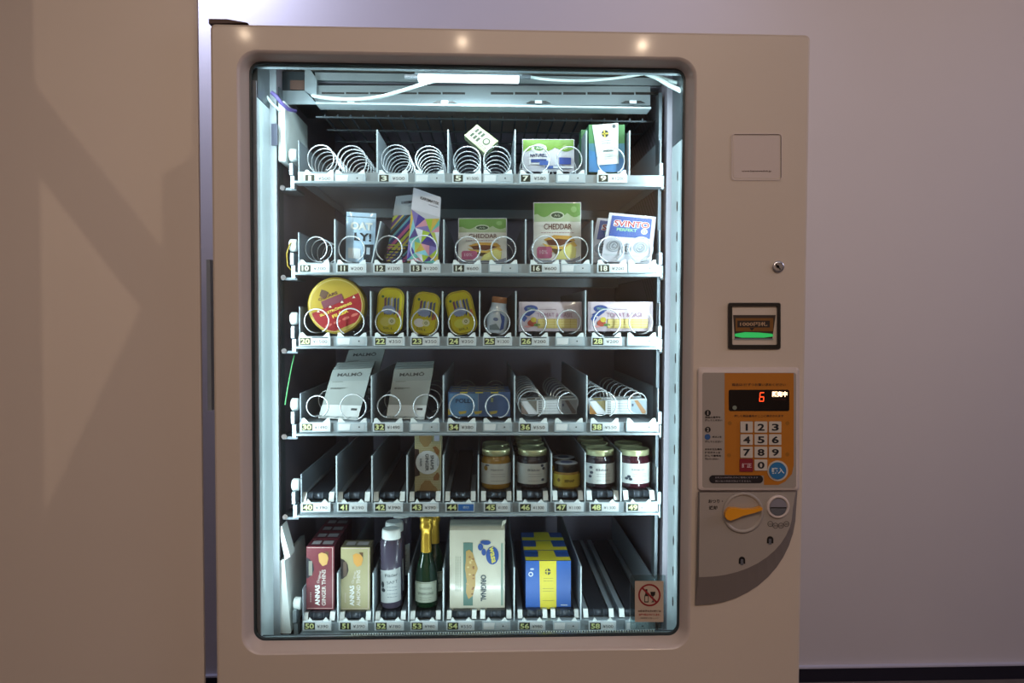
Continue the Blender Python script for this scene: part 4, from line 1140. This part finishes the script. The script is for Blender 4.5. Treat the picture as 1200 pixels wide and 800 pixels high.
# syrup bottles
def syrup(lab):
    Yf = PY+.002; kk = KX(Yf); R = 13.2*kk; c0 = Vector((P(457, 712, Yf).x, Yf+R, Z6))
    it = thing('syrup_bottle', lab, 'bottle', c0, 'white-capped syrup bottles in slot 52')
    hh = lambda y: P(457, y, Yf).z-Z6
    MB().lathe(c0, [(R*.9, 0), (R, .003), (R, hh(640)), (R*.97, hh(636)), (R*.80, hh(633)), (R*.78, hh(630))], 'syrup_dark', 30).build('bottle_body', it)
    m = MB(); m.lathe(c0, [(R*.80, hh(636)), (R*.84, hh(635)), (R*.84, hh(626)), (R*.80, hh(623)), (R*.76, hh(622.6))], 'white_plastic', 30); m.build('cap', it)
    fr = Drum(c0, R, 26.4, 46, c0.z+hh(666), c0.z+hh(707))
    q = MB(); q.fpoly(fr, [(-1, 4), (27, 0), (28, 44), (0, 46)], '#c4cccc', .0005)
    q.fpoly(fr, ell(4, 22, 2.2, 4), '#3a424a', .0009); q.fpoly(fr, ell(5, 29, 2.6, 2.6), '#3a424a', .0009)
    q.ftext(fr, 'Fläder', 15, 9, 4, '#5a646a', w=15, ang=-6, d=.0009); q.ftext(fr, 'SAFT', 16, 18, 4, '#5a646a', w=13, ang=-6, d=.0009)
    lines(q, fr, 10, 22, (24, 28, 33, 37), '#848e94', .8, .0009); q.build('paper_label', it)
    return it, R
a, R = syrup('syrup bottle with white cap at the front of slot 52')
dup(a, (0, 2*R+.006, 0), 'second syrup bottle from the front in slot 52')
dup(a, (.006, 4*R+.03, 0.010), 'hindmost syrup bottle in slot 52, cap turned away')

def sparkling(lab):
    Yf = PY+.002; kk = KX(Yf); R = 14*kk; c0 = Vector((P(498.5, 712, Yf).x, Yf+R, Z6))
    it = thing('sparkling_wine_bottle', lab, 'bottle', c0, 'gold-necked green bottles in slot 53')
    hh = lambda y: P(498.5, y, Yf).z-Z6
    MB().lathe(c0, [(R*.86, 0), (R*.98, .003), (R, hh(700)), (R, hh(688)), (R*.92, hh(675)), (R*.72, hh(664)), (R*.52, hh(655)), (R*.44, hh(648))], 'bottle_green', 30).build('bottle_body', it)
    MB().lathe(c0, [(R*.47, hh(653)), (R*.45, hh(640)), (R*.42, hh(629)), (R*.44, hh(625)), (R*.53, hh(623)), (R*.55, hh(618)), (R*.48, hh(616)), (R*.56, hh(613)), (R*.54, hh(609)), (R*.34, hh(606.5))], 'gold_foil', 26).build('foil_neck', it)
    fr = Drum(c0, R, 28, 24, c0.z+hh(682), c0.z+hh(706))
    q = MB(); q.fpoly(fr, rr(-1, 0, 29, 24, 1, 2), '#a4ac98', .0006); q.frect(fr, 1, 1, 27, 1.6, '#6a6a4a', .0010)
    q.ftext(fr, 'SWEDISH', 14, 7.5, 2.6, '#4a5044', w=14, d=.0010); q.ftext(fr, 'SPARKLING', 14, 13.5, 3, '#4a5044', w=19, d=.0010, bold=.02)
    lines(q, fr, 7, 21, (18, 20.5), '#6a7060', .6, .0010); q.build('paper_label', it)
    return it, R
a, R = sparkling('gold-foiled green bottle at the front of slot 53')
dup(a, (.012, 2*R+.004, .002), 'gold-foiled green bottle just behind the front one in slot 53')

# crispbread
fr = PF(527, 621, 591.5, 715, PY+.004, .003)
it = tilt_box('crispbread_pack', 'large cream crispbread pack standing across slot 54', 'packet', fr, .05, 'film_cream', part='wrapper')
q = MB(); w, h = fr.w, fr.h
q.frect(fr, 16, 14, 27, 88, '#5c8478', .0005)
q.fpoly(fr, [(19, 24), (23, 22), (27, 26), (30, 36), (33, 44), (30, 52), (30, 64), (27, 76), (22, 80), (19, 72), (20, 58), (18, 44), (19, 34)], '#c09c54', .0009)
for k_ in range(16): q.fpoly(fr, ell(20+random.random()*8, 28+random.random()*46, 1.3, 1), random.choice(['#8a5a2a', '#e0c884', '#a06a34']), .0014)
q.frect(fr, 60, 15, 62.5, 88, '#8aa898', .0005)
q.fpoly(fr, ell(50, 29, 7.5, 10.5, 24), '#2c54a4', .0007); q.ftext(fr, 'wasa', 50, 28, 5, '#e6dc5a', w=19, ang=80, bold=.03, d=.0013)
for (cx, cy, rx_, ry_) in ((36, 19, 3, 4), (40, 25, 2.6, 4), (43, 14, 5, 2.6), (39, 13.4, 3, 2)): q.fpoly(fr, ell(cx, cy, rx_, ry_), '#2c54a4', .0009)
q.ftext(fr, 'ORIGINAL', 39.5, 67, 6.4, '#3c5058', w=31, ang=90, bold=.035, d=.0010)
for x in (7, 9.5, 12): 
    y = 30
    while y < 70: q.frect(fr, x, y, x+.7, y+2.4, '#8a9a88', .0008); y += 3.2
q.build('printed_film', it)
q = MB(); a_, b_ = fr.pt(0, 0), fr.pt(w, 0)
tops = [[a_+(b_-a_)*i/12+Vector((0, y, z)) for i in range(13)] for y, z in ((0, -.001), (.006, .0105), (.012, .0075), (.020, .0125), (.045, .009), (.05, 0))]
q.rings(tops, 'film_cream', closed=False)
q.rings([[b_+Vector((-.008, .002, .0)), b_+Vector((-.002, .01, .0))], [b_+Vector((-.004, .002, .018)), b_+Vector((.004, .01, .018))]], 'film_cream', closed=False)
q.build('folded_top', it)

# blue and yellow gift boxes
def flagbox(lab):
    Yf = PY+.004
    fr = Frame(P(616, 657, Yf), P(669, 657, Yf), P(669, 713, Yf), P(616, 713, Yf), 53, 56)
    it = tilt_box('gift_box', lab, 'box', fr, .060, '#1c5fc2', '#1a4ea4', 'blue and yellow boxes in slot 56')
    q = MB(); w, h = fr.w, fr.h
    q.fpoly(fr, [(16, 0), (36, 0), (36, 56), (17, 56)], '#e8d824', .0003)
    q.fpoly(fr, ell(26, 12.5, 3.4, 3.8, 16), '#2c3a3c', .0006); q.frect(fr, 24.6, 9, 25.8, 16, '#e8d824', .0009); q.frect(fr, 22.8, 11.8, 29.2, 13, '#e8d824', .0009)
    lines(q, fr, 21, 32, (20, 23), '#8a8a2a', .6, .0006); lines(q, fr, 20, 33, (32, 35, 46), '#8a8a2a', .6, .0006)
    q.fring(fr, 6, 15.5, 1.6, 2.8, '#e0eaf4', .0005, 18); q.fpoly(fr, ell(7.5, 9.5, 2.4, 1.1), '#c4d6ee', .0005); q.frect(fr, 41, 51, 49, 52, '#d4e0f0', .0005)
    q.build('printed_front', it)
    a, b = fr.pt(0, 0), fr.pt(w, 0); q = MB(); e = .0008
    def tp(s, y): return a.lerp(b, s)+Vector((0, y, e))
    q.add([tp(0, .001), tp(1, .001), tp(1, .022), tp(0, .022)], [(0, 1, 2, 3)], '#e8d824')
    q.add([tp(.3, .022), tp(.7, .022), tp(.68, .06), tp(.32, .06)], [(0, 1, 2, 3)], '#e8d824')
    q.fpoly(Frame(tp(.28, .045), tp(.72, .045), tp(.72, .008), tp(.28, .008), 20, 20), ell(10, 10, 7.5, 8, 20), '#b8a84a', .0006)
    q.build('printed_top', it)
    return it
a = flagbox('blue box with yellow band at the front of slot 56')
dup(a, (0, .064, 0), 'blue box with yellow band, second from the front in slot 56')
dup(a, (0, .128, 0), 'blue box with yellow band, hindmost in slot 56')

# ================================================================== right side of the door
def dpart(mb, name, parent=None, **kw): return mb.build(name, parent or VM, **kw)
def flat(Y=-.0003): return None
def door_frame(x0, y0, x1, y1, Y=0.0):
    f = PF(x0, y0, x1, y1, Y); f.w, f.h = x1-x0, y1-y0; return f
# notice plate
q = MB(); o = [P(x, y, -.0012) for x, y in rr(857, 156, 917, 211.5, 4)]; i_ = [P(x, y, -.0012) for x, y in rr(858.2, 157.2, 915.6, 210.2, 3.5)]; i2 = [P(x, y, .0005) for x, y in rr(858.8, 157.8, 915, 209.6, 3.2)]
bk = [P(x, y, 0) for x, y in rr(857, 156, 917, 211.5, 4)]
q.rings([bk, o, i_, i2], 'machine_trim', smooth=False); pl = dpart(q, 'notice_holder')
n = MB(); n.prism([P(x, y, -.0004) for x, y in rr(859.5, 158.5, 914, 209, 3)], (0, .0004, 0), 'machine_trim'); n.build('notice_card', VM)
fr = door_frame(858, 157, 916, 211, -.0006)
q = MB(); q.fring(door_frame(857, 156, 917, 211.5, -.0010), 0, 0, 0, 0, 'black_plastic', 0, 3) if False else None
q = MB(); q.ftext(fr, 'www.hemswedish.jp', 28.5, 43.6, 2.2, '#5a3c34', w=35, d=.0002, bold=.03); q.build('web_address', VM)
q = MB(); q.frect(fr, 56.8, 1.5, 58, 52.5, '#4a342c', .0001); q.frect(fr, 1.5, .2, 57, 1.1, '#6a5040', .0001); q.build('card_edge_gap', VM)
# lock
c = P(911.5, 312.5, 0)
q = MB(); q.lathe((c.x, -.004, c.z), [(.0095, .004), (.0102, .001), (.0092, 0), (.007, -.0002)], 'chrome_lock', 26, 'y'); lk = dpart(q, 'door_lock', label='round chrome key lock')
q = MB(); f = door_frame(904, 305, 919, 320, -.0045); q.fpoly(f, [(4, 4.2), (5, 3.2), (11.2, 10.2), (10.2, 11.2)], 'black_plastic', .0002); q.fpoly(f, ell(7.5, 7.2, 1.8, 1.8, 12), 'black_plastic', .0002); q.build('keyhole', lk)

# bill slot
q = MB()
o = [P(x, y, 0) for x, y in rr(853, 354.5, 915, 409, 2.5)]; o1 = [P(x, y, -.004) for x, y in rr(853.4, 355, 914.6, 408.6, 2.5)]; o2 = [P(x, y, -.004) for x, y in rr(858, 358.5, 911, 404, 1.5)]; o3 = [P(x, y, .0045) for x, y in rr(858.6, 359, 910, 403.5, 1.2)]
q.rings([o, o1, o2, o3], 'black_plastic', smooth=False); q.add(o3, [list(range(len(o3)))], 'black_plastic')
bs = dpart(q, 'banknote_slot', label='black banknote slot with green glow')
q = MB(); f = door_frame(859, 369, 909, 404, -.0002)
q.fpoly(f, [(0, 0), (50, 0), (46, 28), (2, 28)], '#3a2a22', .0002); q.frect(f, 3, 3.6, 47, 19, '#8a5412', .0004)
q.frect(f, 5, 6.5, 43, 14.5, '#2a1c14', .0006); q.fpoly(f, [(19, 15), (25, 15), (22, 18.5)], '#201610', .0006)
q.build('slot_flap', bs)
q = MB(); q.ftext(f, '1000円札', 24, 10.5, 5, '#c8a078', w=32, d=.0010, bold=.02); q.build('slot_lettering', bs)
q = MB(); q.fpoly(f, [(2, 22), (14, 20), (30, 20.5), (46, 22), (47, 25), (36, 26.5), (10, 26.5), (2, 25)], 'green_glow', .0012); q.fpoly(f, ell(12, 23, 4, 1.3, 14), 'white_glow', .0016) if False else None; q.build('slot_light', bs, label='green lit slot lip')
q = MB(); q.prism([f.pt(1, 27.5, .001), f.pt(47, 27.5, .001), f.pt(47, 29, .001), f.pt(1, 29, .001)], (0, .003, 0), 'zinc'); q.build('slot_edge', bs)

# keypad
KY = -.008
q = MB(); o = [P(x, y, 0) for x, y in rr(816.5, 430, 937, 576, 5)]; o1 = [P(x, y, KY+.0015) for x, y in rr(818.5, 432.5, 935, 574, 4)]; o2 = [P(x, y, KY) for x, y in rr(823, 436.5, 933, 571.5, 3)]
q.rings([o, o1, o2], 'machine_trim', smooth=False); q.add(o2, [list(range(len(o2)))], 'unit_paint')
kp = dpart(q, 'keypad_panel', label='keypad panel with orange field, number keys and red display')
f = door_frame(823, 436.5, 933, 571.5, KY)
def KXY(x, y): return (x-823, y-436.5)
def krect(x0, y0, x1, y1, m, d=.0003): q.frect(f, x0-823, y0-436.5, x1-823, y1-436.5, m, d)
q = MB(); q.fpoly(f, [KXY(849, 437), KXY(930, 437), KXY(930, 545), KXY(928, 555), KXY(920, 564), KXY(912, 568), KXY(895, 568), KXY(895, 557), KXY(849, 556)], '#c8740e', .0003); q.build('orange_field', kp)
q = MB(); q.fpoly(f, rr(831, 556.5, 894, 566, 4.6) and [(x-823, y-436.5) for x, y in rr(831, 556.5, 894, 566, 4.6)], '#1c1418', .0005)
q.ftext(f, 'お札は1000円札のみご使用になれます', 40, 122.6, 2, '#b8aab0', w=50, d=.0008); q.ftext(f, '購入後の返品交換はできません', 36, 126.8, 2, '#b8aab0', w=42, d=.0008)
q.build('notice_strip', kp)
q = MB(); q.ftext(f, '商品は1個ずつお買い求めください', 66, 14, 3.4, '#3a1c10', w=63, d=.0006, bold=.02); q.ftext(f, '押した商品番号がここに表示されます', 66, 50.5, 2.8, '#3a1c10', w=58, d=.0006, bold=.02)
for x, y in ((855, 495.5), (922.5, 495.5), (854, 533), (922.5, 532)): q.fpoly(f, [(x-823+a_, y-436.5+b_) for a_, b_ in ell(0, 0, 2.4, 2.4, 14)], '#a8660e', .0006)
q.build('panel_lettering', kp)
q = MB()
def disc(x, y, r, m, d): q.fpoly(f, ell(x-823, y-436.5, r, r, 22), m, d)
disc(829.3, 483.5, 3.6, '#181418', .0005); disc(829.3, 503, 3.4, '#181418', .0005); disc(829, 511.5, 3.4, '#2a5a9c', .0005)
q.ftext(f, '1', 6.3, 47, 4.6, '#b0a49a', d=.0008, bold=.05); q.ftext(f, '2', 6.3, 66.5, 4.2, '#b0a49a', d=.0008, bold=.03)
for t_, y, w_ in (('商品の番号を', 488.5, 18), ('押してください', 492, 20), ('押してください', 517, 20)): q.ftext(f, t_, 3.2+w_/2, y-436.5, 2.3, '#2a2020', w=w_, d=.0006, bold=.03)
q.ftext(f, 'ボタンを', 17, 75, 2.3, '#2a2020', w=11, d=.0006, bold=.03)
for k_, (t_, w_) in enumerate((('まちがえた場合', 20), ('訂正ボタンを', 18), ('押して番号を', 19), ('選んでください', 16))): q.ftext(f, t_, 3+w_/2, 89.5+k_*3.8, 2.4, '#2a2020', w=w_, d=.0006, bold=.03)
q.build('instructions', kp)
q = MB(); q.prism([P(x, y, KY-.0008) for x, y in rr(854, 456.5, 925, 481.5, 2)], (0, .0008, 0), 'display_black'); q.build('display_window', kp)
f2 = door_frame(854, 456.5, 925, 481.5, KY-.0008)
q = MB()
cx, cy, s = 38.8, 8.3, 1
for seg in ([(-2.2, -5.4), (2.6, -5.4), (2.4, -4.4), (-1.8, -4.4)], [(-2.6, -5), (-1.8, -4.2), (-2.0, -.4), (-2.9, -.2)], [(-2.6, -.5), (2.2, -.5), (2.1, .5), (-2.7, .5)], [(-3.0, .2), (-2.2, .4), (-2.5, 4.6), (-3.3, 5)], [(1.6, .3), (2.5, .1), (2.2, 5), (1.4, 4.4)], [(-3, 4.6), (1.9, 4.6), (2, 5.5), (-3.2, 5.5)]):
    q.fpoly(f2, [(cx+a_*s, cy+b_*s) for a_, b_ in seg], 'red_glow', .0004)
q.build('display_digit', kp, label='glowing red six')
q = MB(); q.ftext(f2, '販売中', 59.5, 5.2, 6.6, 'white_glow', w=18, d=.0004, bold=.035); q.build('display_lettering', kp)
q = MB(); q.ftext(f2, 'おつり切れ', 60, 11.5, 1.8, '#5a2420', w=14, d=.0004); q.fpoly(f2, ell(6.8, 21, 2.6, 2.6, 18), '#7c8678', .0004); q.build('display_sensor', kp)
kx = [(868, 882.5), (884.5, 899.5), (901.5, 916)]; ky = [(494, 507), (509, 521.5), (523.5, 536.5), (538.5, 551.5)]
labels = [['1', '2', '3'], ['4', '5', '6'], ['7', '8', '9'], [None, '0', None]]
for r_ in range(4):
    for c_ in range(3):
        t_ = labels[r_][c_]
        if t_ is None: continue
        x0, x1 = kx[c_]; y0, y1 = ky[r_]
        q = MB(); q.prism([P(x, y, KY-.0022) for x, y in rr(x0-.3, y0-.3, x1-.3, y1-.3, .8, 2)], (0, .0022, 0), '#d2c6b8', '#8a7c6a'); q.build('key', kp)
        ff = door_frame(x0, y0, x1, y1, KY-.0022); q = MB(); q.ftext(ff, t_, (x1-x0)/2-.2, (y1-y0)/2-.1, 8.2, '#1c1c22', w=(2.6 if t_ == '1' else 8.2), bold=.03, d=.0003); q.build('key_numeral', kp)
x0, x1 = kx[0]; y0, y1 = ky[3]
q = MB(); q.prism([P(x, y, KY-.0022) for x, y in rr(x0-1, y0-1, x1+.2, y1+1, 1, 2)], (0, .0022, 0), '#8e1626'); q.build('key', kp, label='red correction key')
ff = door_frame(x0, y0, x1, y1, KY-.0022); q = MB(); q.ftext(ff, '訂正', 7, 6.6, 5.4, '#d8b4b8', w=11.5, bold=.03, d=.0003); q.build('key_numeral', kp)
q = MB(); q.prism([P(x, y, KY-.0016) for x, y in ell(911.5, 551.5, 12, 12, 32)], (0, .0016, 0), '#d2c6b8'); q.build('key_ring', kp)
q = MB(); q.prism([P(x, y, KY-.0032) for x, y in ell(911.5, 551.5, 10, 10, 32)], (0, .002, 0), '#1f72b0'); q.build('key', kp, label='round blue purchase key')
ff = door_frame(901.5, 541.5, 921.5, 561.5, KY-.0032); q = MB(); q.ftext(ff, '購入', 10, 9.8, 7, '#d8dce0', w=15, bold=.03, d=.0003); q.build('key_numeral', kp)

# coin unit
CYo = -.016
out = [(818, 576), (934.5, 575), (933, 596)]
for i in range(1, 13):
    a = math.radians(90*i/12); out.append((815.5+117.5*math.cos(a)**.95 if i < 12 else 815.5, 596+(709-596)*math.sin(a)))
out.append((814.5, 709))
inn = [(820, 577), (932.5, 576.5), (929, 597)]
for i in range(1, 13):
    a = math.radians(90*i/12); inn.append((820+109*math.cos(a)**.95 if i < 12 else 820, 597+(676-597)*math.sin(a)))
inn.append((819, 676))
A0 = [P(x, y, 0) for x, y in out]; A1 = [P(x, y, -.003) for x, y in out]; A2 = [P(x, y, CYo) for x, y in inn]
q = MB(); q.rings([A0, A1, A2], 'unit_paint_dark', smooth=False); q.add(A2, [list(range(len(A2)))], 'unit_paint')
cu = dpart(q, 'coin_unit', label='grey coin unit with orange return lever')
c = P(870.5, 600.5, CYo)
q = MB(); q.lathe((c.x, CYo, c.z), [(.0362, .0002), (.0362, -.0015), (.033, -.003), (.031, -.0015), (.030, .0), (.0005, .0004)], 'unit_paint', 40, 'y', cap=False); q.build('lever_housing', cu)
ff = door_frame(846, 590, 898, 616, CYo-.001)
q = MB(); q.prism([ff.pt(u, v, .010) for u, v in ((2, 9), (4, 5.5), (8, 3.5), (14, 3.5), (24, 5), (36, 4.5), (43, 2.5), (45, 2.8), (45, 5.8), (36, 9), (22, 12.5), (14, 16), (8, 18), (3.5, 16.5), (1.6, 13))], (0, .010, 0), 'amber_knob', smooth=False); q.build('return_lever', cu, label='orange return lever', bevel=.0015)
c = P(911.5, 593.5, CYo)
q = MB(); q.lathe((c.x, CYo, c.z), [(.0205, .0002), (.0200, -.0025), (.0165, -.0035), (.0155, -.001)], 'machine_trim', 32, 'y', cap=False); q.build('coin_inlet_ring', cu)
ff = door_frame(901, 583, 922, 604, CYo-.001)
q = MB(); q.fpoly(ff, ell(10.5, 10.5, 10, 10, 28, 180, 360), 'frame_dark', .0030); q.fpoly(ff, ell(10.5, 11.3, 9.6, 9.2, 28, 0, 180), 'steel_cap', .0022); q.frect(ff, 1.4, 10.5, 19.6, 11.5, 'black_plastic', .0034); q.build('coin_inlet', cu, label='round steel coin inlet')
ff = door_frame(818, 576, 934, 700, CYo)
q = MB(); q.ftext(ff, 'おつり・', 20.5, 11, 4.2, '#2e2422', w=17, bold=.03, d=.0004); q.ftext(ff, '返却', 17.5, 18.5, 4.6, '#2e2422', w=10, bold=.03, d=.0004)
for i, (x, y) in enumerate(((84.5, 37.5), (90.5, 39.5), (97, 39.5), (103.5, 37.5))):
    q.fring(ff, x, y, 2.7, 3.3, '#2e2422', .0004, 18); q.ftext(ff, ('10', '50', '100', '500')[i], x, y, 2, '#2e2422', w=3.8, d=.0006)
q.build('coin_lettering', cu)
for x, y in ((902.5, 633), (869.5, 657)):
    q = MB(); q.prism([P(a_, b_, CYo-.0002) for a_, b_ in ell(x, y-1, 3.8, 4, 14, 180, 360)+[(x+3.8, y+3.5), (x-3.8, y+3.5)]], (0, .0002, 0), 'black_plastic'); q.prism([P(a_, b_, CYo-.0008) for a_, b_ in ((x-1.6, y-2), (x+1.6, y-2), (x+1.6, y+5), (x-1.6, y+5))], (0, .0004, 0), 'steel_cap'); q.build('unit_latch', cu)

# age sticker on the pane
SY = GY+.0026
q = MB(); q.prism([P(x, y, GY+.012) for x, y in rr(738.5, 673.5, 780, 737, 1.5, 2)], (0, .0015, 0), 'clear_plastic'); q.build('clear_sheet', VM)
ff = door_frame(744, 680.5, 777.5, 728.5, SY)
q = MB(); q.slab(ff, .0003, '#d0bca8'); st = q.build('age_notice', VM, label='cream no-alcohol-for-minors notice')
q = MB(); q.fring(ff, 17, 16.5, 11.2, 13.2, '#a01c26', .0003, 36); a = math.radians(45); dx_, dy_ = 12*math.cos(a), 12*math.sin(a)
q.fpoly(ff, [(17-dx_-.8, 16.5-dy_+.8), (17-dx_+.8, 16.5-dy_-.8), (17+dx_+.8, 16.5+dy_-.8), (17+dx_-.8, 16.5+dy_+.8)], '#a01c26', .0006)
q.build('prohibition_ring', st)
q = MB(); q.fpoly(ff, [(11, 25), (11, 17.5), (12.2, 15), (12.2, 9.5), (14.6, 9.5), (14.6, 15), (16, 17.5), (16, 25)], '#241c1c', .0004); q.frect(ff, 11.9, 17.8, 15.2, 23.8, '#d0bca8', .0005)
q.fpoly(ff, [(18, 12.5), (24, 12.5), (23.4, 16.5), (21.5, 18), (21.5, 23.6), (23.5, 24.8), (18.6, 24.8), (20.6, 23.6), (20.6, 18), (18.6, 16.5)], '#241c1c', .0004); q.build('bottle_and_glass_symbol', st)
q = MB(); q.ftext(ff, '20歳未満の方の飲酒は', 17, 35.3, 2.8, '#5c2a26', w=27, d=.0004, bold=.03); q.ftext(ff, '法律で禁止されています。', 17, 39.4, 2.8, '#b03a34', w=25, d=.0004, bold=.03); q.ftext(ff, '年齢確認をお願いします', 17, 43.4, 1.8, '#6a5a50', w=21, d=.0004); q.build('notice_lettering', st)
